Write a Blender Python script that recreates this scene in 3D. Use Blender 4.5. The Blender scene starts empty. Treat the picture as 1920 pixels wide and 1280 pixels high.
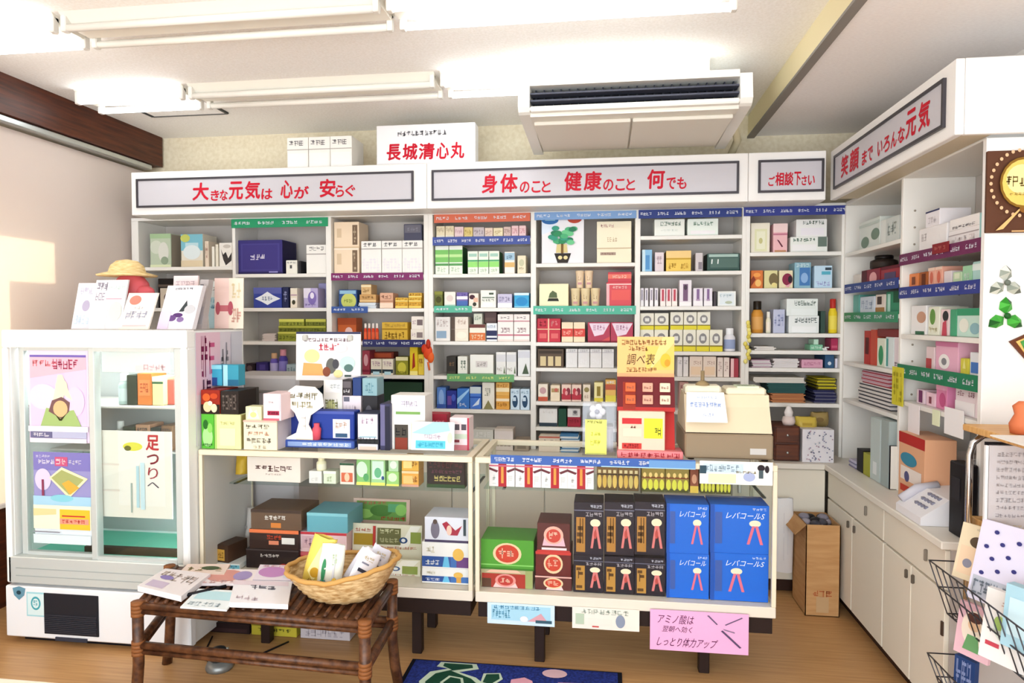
import bpy, math, random
from mathutils import Vector, Matrix
R = math.radians
S = bpy.context.scene
COL = S.collection
# ---------------------------------------------------------------- camera
F, PSI, TH, H = 1280.0, R(7.8), R(1.88), 1.5
FW = Vector((-math.sin(PSI)*math.cos(TH), math.cos(PSI)*math.cos(TH), -math.sin(TH)))
RT = Vector((math.cos(PSI), math.sin(PSI), 0)); UP = RT.cross(FW)
cam = bpy.data.cameras.new('camera'); cam.sensor_width = 36; cam.lens = 36*F/1920
cam.clip_start = .05
co = bpy.data.objects.new('camera', cam); COL.objects.link(co)
co.matrix_world = Matrix(((RT.x, UP.x, -FW.x, 0), (RT.y, UP.y, -FW.y, 0), (RT.z, UP.z, -FW.z, H), (0, 0, 0, 1)))
S.camera = co
# ---------------------------------------------------------------- world, daylight, exposure
W = bpy.data.worlds.new('daylight'); S.world = W; W.use_nodes = True
W.node_tree.nodes['Background'].inputs[0].default_value = (.88, .95, 1, 1)
W.node_tree.nodes['Background'].inputs[1].default_value = 2.4
sl = bpy.data.lights.new('sun', 'SUN'); sl.energy = 12.0; sl.angle = R(.6); sl.color = (1, .93, .8)
so = bpy.data.objects.new('sun', sl); COL.objects.link(so)
so.rotation_euler = Vector((1, .05, -.18)).to_track_quat('-Z', 'Y').to_euler()
so.location = (-6, 3, 3)
al = bpy.data.lights.new('shop_front_daylight', 'AREA'); al.shape = 'RECTANGLE'; al.size = 4.2; al.size_y = 2.2
al.energy = 85; al.color = (.9, .96, 1)
ao = bpy.data.objects.new('shop_front_daylight', al); COL.objects.link(ao)
ao.location = (-.7, -1.45, 1.25); ao.rotation_euler = (R(108), 0, 0)  # added area lamp for front daylight, tilted up to brighten the ceiling
S.view_settings.view_transform = 'Standard'; S.view_settings.look = 'None'
S.view_settings.gamma = 1; S.view_settings.use_curve_mapping = False
S.view_settings.exposure = 0.5
S.cycles.use_denoising = True
S.cycles.max_bounces = 10; S.cycles.diffuse_bounces = 6; S.cycles.transparent_max_bounces = 16
S.cycles.caustics_reflective = False; S.cycles.caustics_refractive = False
TUBE = 8.0
# ---------------------------------------------------------------- pixel of the photograph -> point on a plane of the room
def ray(px, py): return FW + RT*((px-960)/F) - UP*((py-640)/F)
def PY(px, py, y):
    d = ray(px, py); t = y/d.y; return Vector((d.x*t, y, H+d.z*t))
def PX(px, py, x):
    d = ray(px, py); t = x/d.x; return Vector((x, d.y*t, H+d.z*t))
def PZ(px, py, z):
    d = ray(px, py); t = (z-H)/d.z; return Vector((d.x*t, d.y*t, z))
# ---------------------------------------------------------------- materials
def lin(c):
    c = c.lstrip('#')
    if len(c) == 3: c = ''.join(k*2 for k in c)
    o = []
    for i in (0, 2, 4):
        v = int(c[i:i+2], 16)/255
        o.append(v/12.92 if v <= .04045 else ((v+.055)/1.055)**2.4)
    return o
MATS = {}
def M(c, rough=.5, metal=0.0, spec=.18, emit=0.0):
    k = (c, rough, metal, spec, emit)
    if k in MATS: return MATS[k]
    m = bpy.data.materials.new('paint_'+c.lstrip('#')); m.use_nodes = True
    b = m.node_tree.nodes['Principled BSDF']
    rgb = [min(.86, v*.9) for v in lin(c)]
    b.inputs['Base Color'].default_value = (*rgb, 1)
    b.inputs['Roughness'].default_value = rough; b.inputs['Metallic'].default_value = metal
    b.inputs['Specular IOR Level'].default_value = spec
    if emit:
        b.inputs['Emission Color'].default_value = (.9, .96, 1, 1); b.inputs['Emission Strength'].default_value = emit
    MATS[k] = m; return m
def NM(name, c1, c2, scale=(1, 1, 1), nscale=8.0, detail=5, rough=.5, bump=0.0, lo=.35, hi=.65, tex='noise', spec=.35):
    m = bpy.data.materials.new(name); m.use_nodes = True; nt = m.node_tree; n = nt.nodes; b = n['Principled BSDF']
    tc = n.new('ShaderNodeTexCoord'); mp = n.new('ShaderNodeMapping'); mp.inputs['Scale'].default_value = scale
    nt.links.new(tc.outputs['Object'], mp.inputs[0])
    if tex == 'noise':
        t = n.new('ShaderNodeTexNoise'); t.inputs['Scale'].default_value = nscale; t.inputs['Detail'].default_value = detail; out = t.outputs[0]
    else:
        t = n.new('ShaderNodeTexVoronoi'); t.inputs['Scale'].default_value = nscale; out = t.outputs[0]
    nt.links.new(mp.outputs[0], t.inputs['Vector'])
    r = n.new('ShaderNodeValToRGB'); r.color_ramp.elements[0].position = lo; r.color_ramp.elements[1].position = hi
    r.color_ramp.elements[0].color = (*lin(c1), 1); r.color_ramp.elements[1].color = (*lin(c2), 1)
    nt.links.new(out, r.inputs[0]); nt.links.new(r.outputs[0], b.inputs['Base Color'])
    b.inputs['Roughness'].default_value = rough; b.inputs['Specular IOR Level'].default_value = spec
    if bump:
        bm = n.new('ShaderNodeBump'); bm.inputs['Strength'].default_value = bump; bm.inputs['Distance'].default_value = .004
        nt.links.new(out, bm.inputs['Height']); nt.links.new(bm.outputs[0], b.inputs['Normal'])
    return m
def glass(name, tint=(1, 1, 1), refl=.07):
    m = bpy.data.materials.new(name); m.use_nodes = True; nt = m.node_tree; n = nt.nodes
    n.remove(n['Principled BSDF'])
    a = n.new('ShaderNodeBsdfTransparent'); a.inputs[0].default_value = (*tint, 1)
    g = n.new('ShaderNodeBsdfGlossy'); g.inputs['Roughness'].default_value = .03
    x = n.new('ShaderNodeMixShader'); x.inputs[0].default_value = refl
    nt.links.new(a.outputs[0], x.inputs[1]); nt.links.new(g.outputs[0], x.inputs[2])
    nt.links.new(x.outputs[0], n['Material Output'].inputs[0]); return m
def blind_mat():
    m = bpy.data.materials.new('blind_fabric'); m.use_nodes = True; nt = m.node_tree; n = nt.nodes
    n.remove(n['Principled BSDF'])
    d = n.new('ShaderNodeBsdfDiffuse'); d.inputs[0].default_value = (.84, .74, .69, 1)
    t = n.new('ShaderNodeBsdfTranslucent'); t.inputs[0].default_value = (.9, .82, .7, 1)
    x = n.new('ShaderNodeMixShader'); x.inputs[0].default_value = .3
    nt.links.new(d.outputs[0], x.inputs[1]); nt.links.new(t.outputs[0], x.inputs[2])
    nt.links.new(x.outputs[0], n['Material Output'].inputs[0]); return m
GLASS = glass('clear_glass', (.985, .995, .99), .01); SHELFGLASS = glass('shelf_glass', (.86, .93, .92), .06)
ACRYL = glass('clear_acrylic', (.93, .93, .94), .03); POLY = glass('clear_plastic_bag', (.75, .75, .78), .3)
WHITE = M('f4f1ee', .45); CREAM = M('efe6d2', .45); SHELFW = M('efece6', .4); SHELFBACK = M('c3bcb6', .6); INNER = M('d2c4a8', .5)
DARK = M('2a1c18', .5); BLACK = M('17151a', .45); STEEL = M('c9cdcc', .3, .7); CHROME = M('d8d8d8', .18, 1)
SILVER = M('d3d9d6', .4, .25); BROWN = NM('dark_wood', '3a1a0e', '5a2a16', (1, 1, 14), 4, rough=.45)
FLOORM = NM('oak_laminate', 'b08455', 'c69a68', (1.2, 26, 1), 3.0, 6, .38, .0, .3, .7)
CEILM = NM('ceiling_plaster', 'f0eeea', 'f8f7f5', (1, 1, 1), 90, 3, .9, .12, .35, .65)
CEILM2 = NM('ceiling_board', 'eeeae8', 'f8f5f3', (8, 30, 1), 8, 4, .9, .08, .3, .7)
WALLM = NM('wall_paper', 'dacdb0', 'e4d9c0', (1, 1, 1), 40, 2, .85, .1)
CARD = NM('corrugated_card', 'b98a58', 'c79a68', (1, 1, 8), 6, 3, .8)
RATTAN = NM('rattan_cane', '3a2012', '674026', (4, 4, 4), 9, 4, .4, .3)
WICKER = NM('wicker', 'a98350', 'dcc090', (1, 1, 4), 26, 2, .6, .4)
MATBLUE = NM('mat_pile', '12205e', '22358a', (1, 1, 1), 90, 2, .95, .6)
WOODTOP = NM('beech_top', 'c48f4e', 'dcae70', (2, 18, 2), 4, 4, .45)
BLIND = blind_mat()
# ---------------------------------------------------------------- text outlines
TXT = {}
def text_mesh(s, off=0.0):
    if (s, off) in TXT: return TXT[(s, off)]
    c = bpy.data.curves.new('t', 'FONT'); c.body = s; c.offset = off; c.resolution_u = 3
    o = bpy.data.objects.new('t', c); COL.objects.link(o)
    dg = bpy.context.evaluated_depsgraph_get(); dg.update()
    me = bpy.data.meshes.new_from_object(o.evaluated_get(dg))
    vs = [v.co.copy() for v in me.vertices]; fs = [tuple(p.vertices) for p in me.polygons]
    x0 = min(v.x for v in vs); x1 = max(v.x for v in vs); y0 = min(v.y for v in vs); y1 = max(v.y for v in vs)
    out = ([((v.x-x0)/(x1-x0), (v.y-y0)/(y1-y0)) for v in vs], fs)
    bpy.data.objects.remove(o); bpy.data.meshes.remove(me); bpy.data.curves.remove(c)
    TXT[(s, off)] = out; return out
# ---------------------------------------------------------------- mesh builder
class MB:
    def __init__(s): s.v = []; s.f = []; s.m = []; s.mats = []; s.sm = []
    def mi(s, mat):
        if isinstance(mat, str): mat = M(mat)
        if mat not in s.mats: s.mats.append(mat)
        return s.mats.index(mat)
    def add(s, vs, fs, mat, smooth=False):
        b = len(s.v); k = s.mi(mat); s.v += [tuple(v) for v in vs]
        for f in fs: s.f.append(tuple(b+i for i in f)); s.m.append(k); s.sm.append(smooth)
        return s
    def box(s, x0, y0, z0, x1, y1, z1, mat, c=0.0):
        x0, x1 = min(x0, x1), max(x0, x1); y0, y1 = min(y0, y1), max(y0, y1); z0, z1 = min(z0, z1), max(z0, z1)
        if c <= 0:
            vs = [(x, y, z) for z in (z0, z1) for y in (y0, y1) for x in (x0, x1)]
            return s.add(vs, [(0, 2, 3, 1), (4, 5, 7, 6), (0, 1, 5, 4), (2, 6, 7, 3), (0, 4, 6, 2), (1, 3, 7, 5)], mat)
        c = min(c, (x1-x0)*.3, (y1-y0)*.3, (z1-z0)*.3)
        vs = []; ix = {}
        for a in (0, 1):
            for b in (0, 1):
                for d in (0, 1):
                    X, Y, Z = (x0, x1)[a], (y0, y1)[b], (z0, z1)[d]
                    dx, dy, dz = (c, -c)[a], (c, -c)[b], (c, -c)[d]
                    for k, p in enumerate(((X, Y+dy, Z+dz), (X+dx, Y, Z+dz), (X+dx, Y+dy, Z))):
                        ix[(a, b, d, k)] = len(vs); vs.append(p)
        fs = []
        g = lambda *q: ix[q]
        for a in (0, 1): fs.append((g(a, 0, 0, 0), g(a, 1, 0, 0), g(a, 1, 1, 0), g(a, 0, 1, 0)))
        for b in (0, 1): fs.append((g(0, b, 0, 1), g(1, b, 0, 1), g(1, b, 1, 1), g(0, b, 1, 1)))
        for d in (0, 1): fs.append((g(0, 0, d, 2), g(1, 0, d, 2), g(1, 1, d, 2), g(0, 1, d, 2)))
        for a in (0, 1):
            for b in (0, 1): fs.append((g(a, b, 0, 0), g(a, b, 1, 0), g(a, b, 1, 1), g(a, b, 0, 1)))
        for a in (0, 1):
            for d in (0, 1): fs.append((g(a, 0, d, 0), g(a, 1, d, 0), g(a, 1, d, 2), g(a, 0, d, 2)))
        for b in (0, 1):
            for d in (0, 1): fs.append((g(0, b, d, 1), g(1, b, d, 1), g(1, b, d, 2), g(0, b, d, 2)))
        for a in (0, 1):
            for b in (0, 1):
                for d in (0, 1): fs.append((g(a, b, d, 0), g(a, b, d, 1), g(a, b, d, 2)))
        return s.add(vs, fs, mat)
    def tube(s, path, r, mat, n=8, closed=False, r2=None):
        P = [Vector(p) for p in path]; m = len(P); vs = []; fs = []
        prev = None
        for i, p in enumerate(P):
            if closed: t = (P[(i+1) % m]-P[i-1])
            else: t = P[min(i+1, m-1)]-P[max(i-1, 0)]
            t.normalize()
            if prev is None:
                a = Vector((0, 0, 1)) if abs(t.z) < .9 else Vector((1, 0, 0))
                u = t.cross(a).normalized()
            else: u = (prev-t*prev.dot(t)).normalized()
            prev = u; w = t.cross(u)
            rr = r if r2 is None else r+(r2-r)*i/max(1, m-1)
            for k in range(n):
                an = 2*math.pi*k/n; vs.append(p+u*(rr*math.cos(an))+w*(rr*math.sin(an)))
        for i in range(m if closed else m-1):
            for k in range(n):
                a = i*n+k; b = i*n+(k+1) % n; j = ((i+1) % m)*n
                fs.append((a, b, j+(k+1) % n, j+k))
        if not closed: fs.append(tuple(range(n))[::-1]); fs.append(tuple((m-1)*n+k for k in range(n)))
        return s.add(vs, fs, mat, True)
    def lathe(s, prof, mat, n=20, at=(0, 0, 0), sx=1, sy=1):
        vs = []; fs = []
        for r, z in prof:
            for k in range(n):
                a = 2*math.pi*k/n; vs.append((at[0]+sx*r*math.cos(a), at[1]+sy*r*math.sin(a), at[2]+z))
        m = len(prof)
        for i in range(m-1):
            for k in range(n): fs.append((i*n+k, i*n+(k+1) % n, (i+1)*n+(k+1) % n, (i+1)*n+k))
        fs.append(tuple(range(n))[::-1]); fs.append(tuple((m-1)*n+k for k in range(n)))
        return s.add(vs, fs, mat, True)
    def ell(s, c, r, mat, n=16, m=9):
        pr = [(max(.02, math.sin(math.pi*i/(m-1))), -math.cos(math.pi*i/(m-1))) for i in range(m)]
        b = len(s.v); s.lathe(pr, mat, n)
        for i in range(b, len(s.v)):
            x, y, z = s.v[i]; s.v[i] = (c[0]+x*r[0], c[1]+y*r[1], c[2]+z*r[2])
        return s
    def prism(s, pts, d, mat):       # closed 3-D outline pushed along vector d
        n = len(pts); d = Vector(d); P = [Vector(p) for p in pts]
        return s.add(P+[p+d for p in P], [tuple(range(n))[::-1], tuple(range(n, 2*n))]+[(i, (i+1) % n, n+(i+1) % n, n+i) for i in range(n)], mat)
    def art(s, o, u, v, spec, base=.0004, step=.0004):
        """printed shapes on a face: o lower corner, u and v the edge vectors"""
        o, u, v = Vector(o), Vector(u), Vector(v); n = u.cross(v).normalized(); L = base
        rnd = random.Random(spec)
        def P(a, b): return o+u*a+v*b+n*L
        def rect(a, b, c, d, col): s.add([P(a, b), P(c, b), P(c, d), P(a, d)], [(0, 1, 2, 3)], col)
        for t in spec.split(';'):
            q = t.split()
            if not q: continue
            L += step
            if q[0] == 'r': rect(*map(float, q[1:5]), q[5])
            elif q[0] == 'e':
                a, b, c, d = map(float, q[1:5])
                s.add([P(a+c*math.cos(k*math.pi/10), b+d*math.sin(k*math.pi/10)) for k in range(20)], [tuple(range(20))], q[5])
            elif q[0] == 'p':
                z = list(map(float, q[2:])); pt = [P(z[i], z[i+1]) for i in range(0, len(z), 2)]
                s.add(pt, [tuple(range(len(pt)))], q[1])
            elif q[0] == 't':
                a, b, c, d = map(float, q[1:5]); k = int(q[6]); wv = (c-a)/k
                for i in range(k):
                    x = a+i*wv; g = wv*.84; hh = d-b; hs = rnd.sample((.02, .22, .42, .62, .82), rnd.choice((2, 3, 3)))
                    for z in hs:
                        l = rnd.choice((0, 0, .12, .3)); m = rnd.choice((1, 1, .9, .7)); rect(x+g*l, b+hh*z, x+g*m, b+hh*(z+.13), q[5])
                    for z in rnd.sample((.04, .25, .44, .64, .84), rnd.choice((1, 2, 2))):
                        l = rnd.choice((0, 0, .2, .45)); m = rnd.choice((1, 1, .8)); rect(x+g*z, b+hh*l, x+g*(z+.15), b+hh*m, q[5])
            elif q[0] in 'wW':
                a, b, c, d = map(float, q[1:5]); tv, tf = text_mesh(q[6])
                for ex, ey in (((0, 0),) if q[0] == 'w' else ((-.03, 0), (.03, 0), (0, .03), (0, -.03), (.02, .02))):
                    L += .00004
                    s.add([P(a+(c-a)*(x*.94+.03+ex+.05*(y-.5)), b+(d-b)*(y*.94+.03+ey)) for x, y in tv], tf, q[5])
        return s
    def front(s, w, d, h, spec, z0=0): return s.art((-w/2, -d/2, z0), (w, 0, 0), (0, 0, h), spec)
    def build(s, name, parent=None, loc=(0, 0, 0), rz=0):
        me = bpy.data.meshes.new(name); me.from_pydata(s.v, [], s.f)
        for m in s.mats: me.materials.append(m)
        me.polygons.foreach_set('material_index', s.m); me.polygons.foreach_set('use_smooth', s.sm); me.update()
        o = bpy.data.objects.new(name, me); COL.objects.link(o)
        if parent: o.parent = parent
        o.location = loc; o.rotation_euler = (0, 0, rz); return o
def tag(o, label, cat, group=None):
    o['label'] = label; o['category'] = cat
    if group: o['group'] = group
    return o
def empty(name, loc, label, cat, group=None, rz=0):
    o = bpy.data.objects.new(name, None); COL.objects.link(o); o.location = loc; o.rotation_euler = (0, 0, rz)
    o.empty_display_size = .05; return tag(o, label, cat, group)
def struct(o): o['kind'] = 'structure'; return o
def bx(*a, c=0.0): return MB().box(*a, c=c)
def at(mb, root, name): return mb.build(name, root)   # part whose vertices are already local to its thing
def dup(o, loc, rz=None):
    r = o.copy(); COL.objects.link(r); r.location = loc
    if rz is not None: r.rotation_euler = (0, 0, rz)
    for ch in list(o.children):
        c = ch.copy(); COL.objects.link(c); c.parent = r
        for g in list(ch.children):
            d = g.copy(); COL.objects.link(d); d.parent = c
    return r
# ================================================================ THE ROOM
ZC, ZC2, XB, YF, YW = 2.735, 2.61, .86, -1.5, 4.35
struct(bx(-3.3, YF, -.1, 1.9, YW+.15, 0, FLOORM).build('floor'))
struct(bx(-3.3, YF, ZC, XB, YW+.15, ZC+.1, CEILM).build('ceiling'))
b = MB().box(XB, YF, ZC2, 1.9, YW+.15, ZC2+.22, CEILM2); struct(b.build('ceiling_right'))
struct(bx(XB-.012, YF, ZC2-.012, XB+.03, YW, ZC2+.0, M('8d8780', .5)).build('trim_3'))
struct(bx(XB-.006, YF, ZC2, XB, YW, ZC, M('efe2b8', .7)).build('trim_4'))
struct(bx(-3.3, YW, 0, 1.9, YW+.15, ZC, WALLM).build('wall_back'))
struct(bx(1.7, YF, 0, 1.9, YW, ZC, WHITE).build('wall_right'))
# left wall with one unseen window, its outline shaped to put the sun patch on the blind
wy = [(YF, 1.9), (1.9, 3.17), (3.17, 3.47), (3.47, YW)]
b = MB()
b.box(-3.3, YF, 0, -3.2, 1.7, ZC, WALLM).box(-3.3, 3.47, 0, -3.2, YW, ZC, WALLM)
b.box(-3.3, 1.7, 0, -3.2, 3.17, .5, WALLM).box(-3.3, 3.17, 0, -3.2, 3.47, 1.72, WALLM).box(-3.3, 1.7, 1.99, -3.2, 3.47, ZC, WALLM)
struct(b.build('wall_left'))
b = MB().box(-3.26, 1.7, .5, -3.24, 3.17, .53, STEEL).box(-3.26, 1.7, 1.96, -3.24, 3.47, 1.99, STEEL)
struct(b.build('window_1'))
b = MB()
for x in (-3.2, -1.75, .1, 1.62): b.box(x, YF-.06, 0, x+.08, YF, ZC, STEEL)
b.box(-3.2, YF-.06, 2.55, 1.7, YF, ZC, STEEL); struct(b.build('window_2'))
struct(bx(-3.2, YF, 2.535, -3.0, YW-.02, ZC, BROWN).build('trim_1'))
struct(bx(-3.15, YF, 2.5, -3.02, YW-.1, 2.532, STEEL, c=.004).build('trim_2'))
r = empty('roller_blind', (-3.08, 2.9, .0), 'pale pink roller blind drawn down over the side window', 'blind')
bl = MB().box(-.002, -3.0, .55, .002, 1.4, 2.49, BLIND); at(bl, r, 'fabric')
at(MB().box(-.012, -3.0, .525, .012, 1.4, .55, WHITE, c=.004), r, 'bottom_bar')
# skirting of dark wood seen by the fridge
struct(bx(-3.19, YF, 0, -3.1, YW, .55, BROWN).build('baseboard_left'))
# ceiling hatch
r = empty('ceiling_hatch', (-2.49, 3.74, ZC), 'square ceiling access hatch with dark edge strips', 'hatch')
at(bx(-.23, -.2, -.006, .23, .12, 0, CEILM), r, 'panel')
b = MB().box(-.24, .115, -.01, .24, .125, 0, '555').box(-.25, -.03, -.01, -.235, .12, 0, '444').box(.235, -.03, -.01, .25, .12, 0, '444'); at(b, r, 'edge_trim')
# ---------------------------------------------------------------- fluorescent fittings
def fixture(x0, x1, y, lit, label):
    L = x1-x0-.03; r = empty('ceiling_light', ((x0+x1)/2, y, ZC), label, 'light', 'fluorescent ceiling lights')
    b = MB(); h = L/2
    b.prism([(-h, -.11, 0), (-h, -.06, -.04), (-h, .06, -.04), (-h, .11, 0)], (2*h, 0, 0), M('f1ede2', .4)); at(b, r, 'housing')
    for yy in (-.085, .085):
        for sx in (-1, 1):
            e = MB().box(sx*(h-.012)-.012, yy-.017, -.075, sx*(h-.012)+.012, yy+.017, -.01, M('e9e6df', .4), c=.004); at(e, r, 'lamp_holder')
        t = MB().tube([(-h+.024, yy, -.058), (h-.024, yy, -.058)], .0155, M('fffaf0', .3, 0, .3, TUBE) if lit else M('f6f3ea', .25), 14)
        at(t, r, 'tube')
    return r
XS = (-2.86, -2.2, -.84, .5)
fixture(XS[0], XS[1], 3.47, True, 'short lit twin tube light near the ceiling hatch')
fixture(XS[1], XS[2], 3.47, False, 'unlit twin tube light in the row beside the hatch')
fixture(XS[2], XS[3], 3.47, True, 'long lit twin tube light above the air conditioner')
fixture(XS[0], XS[1], 2.62, True, 'lit twin tube light cut by the upper left corner')
fixture(XS[1], XS[2], 2.62, False, 'unlit twin tube light in the row nearest the shop front')
fixture(XS[2], XS[3], 2.62, True, 'lit twin tube light at the top edge nearest shop front')
# ---------------------------------------------------------------- air conditioner
r = empty('air_conditioner', (.12, 3.25, 2.45), 'white ceiling mounted air conditioner with dark slotted outlet', 'air conditioner')
b = MB(); sec = [(0, .03), (-.02, .05), (-.005, .165), (.06, .185), (.72, .185), (.72, .0), (.66, 0), (.02, .022)]
ACM = M('f0eee8', .4)
for p, q in ((-.535, -.48), (.48, .535)): b.prism([(p, y, z) for y, z in sec], (q-p, 0, 0), ACM)
b.box(-.48, .0, .152, .48, .72, .185, ACM); b.box(-.48, .02, .012, .48, .7, .04, M('ece8de', .4)); b.box(-.48, -.02, .028, .48, .05, .052, M('f6f4ee', .4), c=.008)
b.box(-.48, .14, .04, .48, .7, .152, '26262e'); at(b, r, 'casing')
for i in range(2): at(MB().box(-.478, .0+.004*i, .078+.034*i, .478, .055+.004*i, .086+.034*i, '4b4d5a'), r, 'louver')
b = MB()
for i in range(24): b.box(-.46+i*.04, .06, .052, -.454+i*.04, .12, .15, '30323c')
at(b, r, 'vane_grille')
for x in (-.4, .4): at(MB().box(x-.02, .3, .185, x+.02, .5, ZC-2.45, STEEL), r, 'hanging_bracket')
at(MB().box(-.47, .1, -.006, -.005, .62, .012, M('ebe6da', .45), c=.003), r, 'intake_panel'); at(MB().box(.005, .1, -.006, .47, .62, .012, M('ebe6da', .45), c=.003), r, 'intake_panel')
b = MB().tube([(.56, .6, .1), (.6, .7, .04), (.6, .95, .0), (.62, 1.05, -.02)], .022, M('d9cfae', .6)); at(b, r, 'pipe')
# ================================================================ SHELVING, FASCIA, CABINETS
YS, YB = 4.05, 4.33           # shelf fronts, inside of back panel
XR, XB2 = 1.32, 1.62          # right shelving: fronts, inside of back panel
ZT = .72                      # worktop height
def xs(px): return PY(px, 600, YS).x
def zs(px, py): return PY(px, py, YS).z
BAYS = {'B1': (262, 437), 'B2': (443, 612), 'B3': (622, 795), 'B4': (812, 995), 'B5': (1005, 1190), 'B6': (1200, 1390), 'B7': (1405, 1576)}
LEV = {'B1': [500, 577, 700], 'B2': [513, 577, 640, 701, 768], 'B3': [515, 578, 640, 703, 768], 'B4': [447, 513, 577, 640, 705, 768],
       'B5': [493, 577, 642, 690, 754, 802], 'B6': [441, 508, 574, 659, 707, 770], 'B7': [472, 540, 625, 657, 690, 756]}
def shelving(label, bays, xl, xr):
    r = empty('shelving_unit', ((xl+xr)/2, YS, ZT), label, 'shelving'); ox = (xl+xr)/2
    ztop = 2.13
    def part(nm, *a, m=SHELFW, c=.002):
        x0, y0, z0, x1, y1, z1 = a
        return at(MB().box(x0-ox, y0-YS, z0-ZT, x1-ox, y1-YS, z1-ZT, m, c=c), r, nm)
    part('back_panel', xl, YB, ZT, xr, YB+.012, ztop, m=SHELFBACK, c=0)
    part('side_panel', xl, YS, ZT, xs(BAYS[bays[0]][0]), YB, ztop); part('side_panel', xs(BAYS[bays[-1]][1]), YS, ZT, xr, YB, ztop)
    part('top_panel', xl, YS, ztop, xr, YB+.012, ztop+.02)
    for a, c in zip(bays, bays[1:]): part('divider', xs(BAYS[a][1]), YS, ZT, xs(BAYS[c][0]), YB, ztop)
    for k in bays:
        x0, x1 = xs(BAYS[k][0]), xs(BAYS[k][1])
        for y in LEV[k]:
            z = zs((BAYS[k][0]+BAYS[k][1])/2, y); part('shelf', x0, YS, z-.022, x1, YB, z)
    return r
mid1 = (xs(795)+xs(812))/2; mid2 = (xs(1390)+xs(1405))/2
shelving('cream open shelving with three bays nearest the pink blind', ('B1', 'B2', 'B3'), xs(249), mid1)
shelving('cream open shelving with three bays above cash register', ('B4', 'B5', 'B6'), mid1, mid2)
shelving('narrow cream shelving bay in the room corner', ('B7',), mid2, xs(1590))
# right hand shelving, fronts facing the room
RL = {'far': [1.864, 1.678, 1.523, 1.265, 1.059], 'near': [1.778, 1.63, 1.432, 1.286, 1.134]}
YD, YE = 3.29, 2.62
r = empty('shelving_unit', (XR, 3.3, ZT), 'cream shelving along the side wall with two bays', 'shelving')
def rp(nm, x0, y0, z0, x1, y1, z1, m=SHELFW): return at(MB().box(x0-XR, y0-3.3, z0-ZT, x1-XR, y1-3.3, z1-ZT, m, c=.002), r, nm)
rp('back_panel', XB2, YE, ZT, XB2+.012, YS-.02, 2.13, SHELFBACK); rp('top_panel', XR, YE, 2.13, XB2+.012, YS-.02, 2.15)
o = rp('divider', XR, YD, ZT, XB2, YD+.022, 2.13)
b = MB()
for i in range(16):
    for xx in (.05, .24): b.tube([(xx, -.012, .14+i*.075), (xx, -.008, .14+i*.075)], .005, 'a89c8c', 6)
p_ = at(b, r, 'pin_holes'); p_.location = (0, YD-3.29, 0)
rp('side_panel', XR, YS-.021, ZT, XB2, YS-.002, 2.13); rp('end_panel', XR-.01, YE-.025, ZT+.012, XB2+.07, YE, 2.13, WHITE)
for z in RL['far']: rp('shelf', XR, YD+.022, z-.02, XB2, YS-.02, z)
for z in RL['near']: rp('shelf', XR, YE, z-.02, XB2, YD, z)
# ---------------------------------------------------------------- fascia boards with sign panels
YH, XH, ZH0, ZH1 = 3.85, 1.19, 2.135, 2.395
RED = 'c3142c'
def sign(parent, x0, x1, z0, z1, chars, ox):
    """sign panel in the plane y=YH of a board whose origin is (ox, YH, ZH0); chars: (char, px0, px1, big)"""
    X0, X1, Z0, Z1 = x0-ox, x1-ox, z0-ZH0, z1-ZH0; t = .012
    p = at(MB().box(X0+t, -.006, Z0+t, X1-t, .0, Z1-t, M('c9c6cc', .35)), parent, 'sign_panel')
    b = MB()
    for a in ((X0, Z0, X1, Z0+t), (X0, Z1-t, X1, Z1), (X0, Z0+t, X0+t, Z1-t), (X1-t, Z0+t, X1, Z1-t)): b.box(a[0], -.012, a[1], a[2], 0, a[3], M('4d4a4f', .35, .3))
    b.build('frame', p)
    b = MB(); last = None
    for ch, a, c, zz0, zz1 in chars:
        if last is not None and a-last > .025: b.build('lettering', p); b = MB()
        h = Z1-Z0; last = c; b.art((a-ox, -.0065, Z0+h*zz0), (c-a, 0, 0), (0, 0, h*(zz1-zz0)), 'W 0 0 1 1 %s %s' % (RED, ch))
    b.build('lettering', p); return p
def chars(s, pos, y=3.85): return [(c, PY(a, 350, y).x, PY(b_, 350, y).x, z0, z1) for c, (a, b_, z0, z1) in zip(s, pos)]
def fascia(label, xa, xb, signs):
    ox = (xa+xb)/2; r = empty('sign_fascia', (ox, YH, ZH0), label, 'sign')
    at(MB().box(xa-ox, 0, 0, xb-ox, .03, ZH1-ZH0, WHITE, c=.003).box(xa-ox, .03, ZH1-ZH0-.02, xb-ox, .48, ZH1-ZH0, WHITE).box(xa-ox, .03, 0, xb-ox, .2, .018, SHELFW), r, 'board')
    for px0, px1, ch in signs: sign(r, PY(px0, 350, YH).x, PY(px1, 350, YH).x, 2.178, 2.352, ch, ox)
xm = PY(800, 350, YH).x; xc = PY(1403, 350, YH).x
K = (.2, .82); k2 = (.18, .55)
fascia('long white sign board with red lettering nearest the blind', PY(246, 350, YH).x, xm-.001, [(257, 776, chars('大きな元気は心が安らぐ', [(362, 393, *K), (396, 412, *k2), (413, 428, *k2), (430, 457, *K), (460, 489, *K), (491, 512, *k2), (527, 550, *K), (552, 580, .18, .6), (600, 630, *K), (630, 646, .2, .6), (648, 667, .2, .6)]))])
fascia('long white sign board with red lettering below air conditioner', xm+.001, xc-.001, [(810, 1385, chars('身体のこと健康のこと何でも', [(904, 933, *K), (938, 971, *K), (975, 993, *k2), (997, 1014, *k2), (1016, 1033, *k2), (1058, 1091, *K), (1095, 1128, *K), (1131, 1150, *k2), (1154, 1172, *k2), (1174, 1191, *k2), (1213, 1246, *K), (1249, 1267, *k2), (1269, 1287, *k2)]))])
q = (.2, .62)
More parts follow.
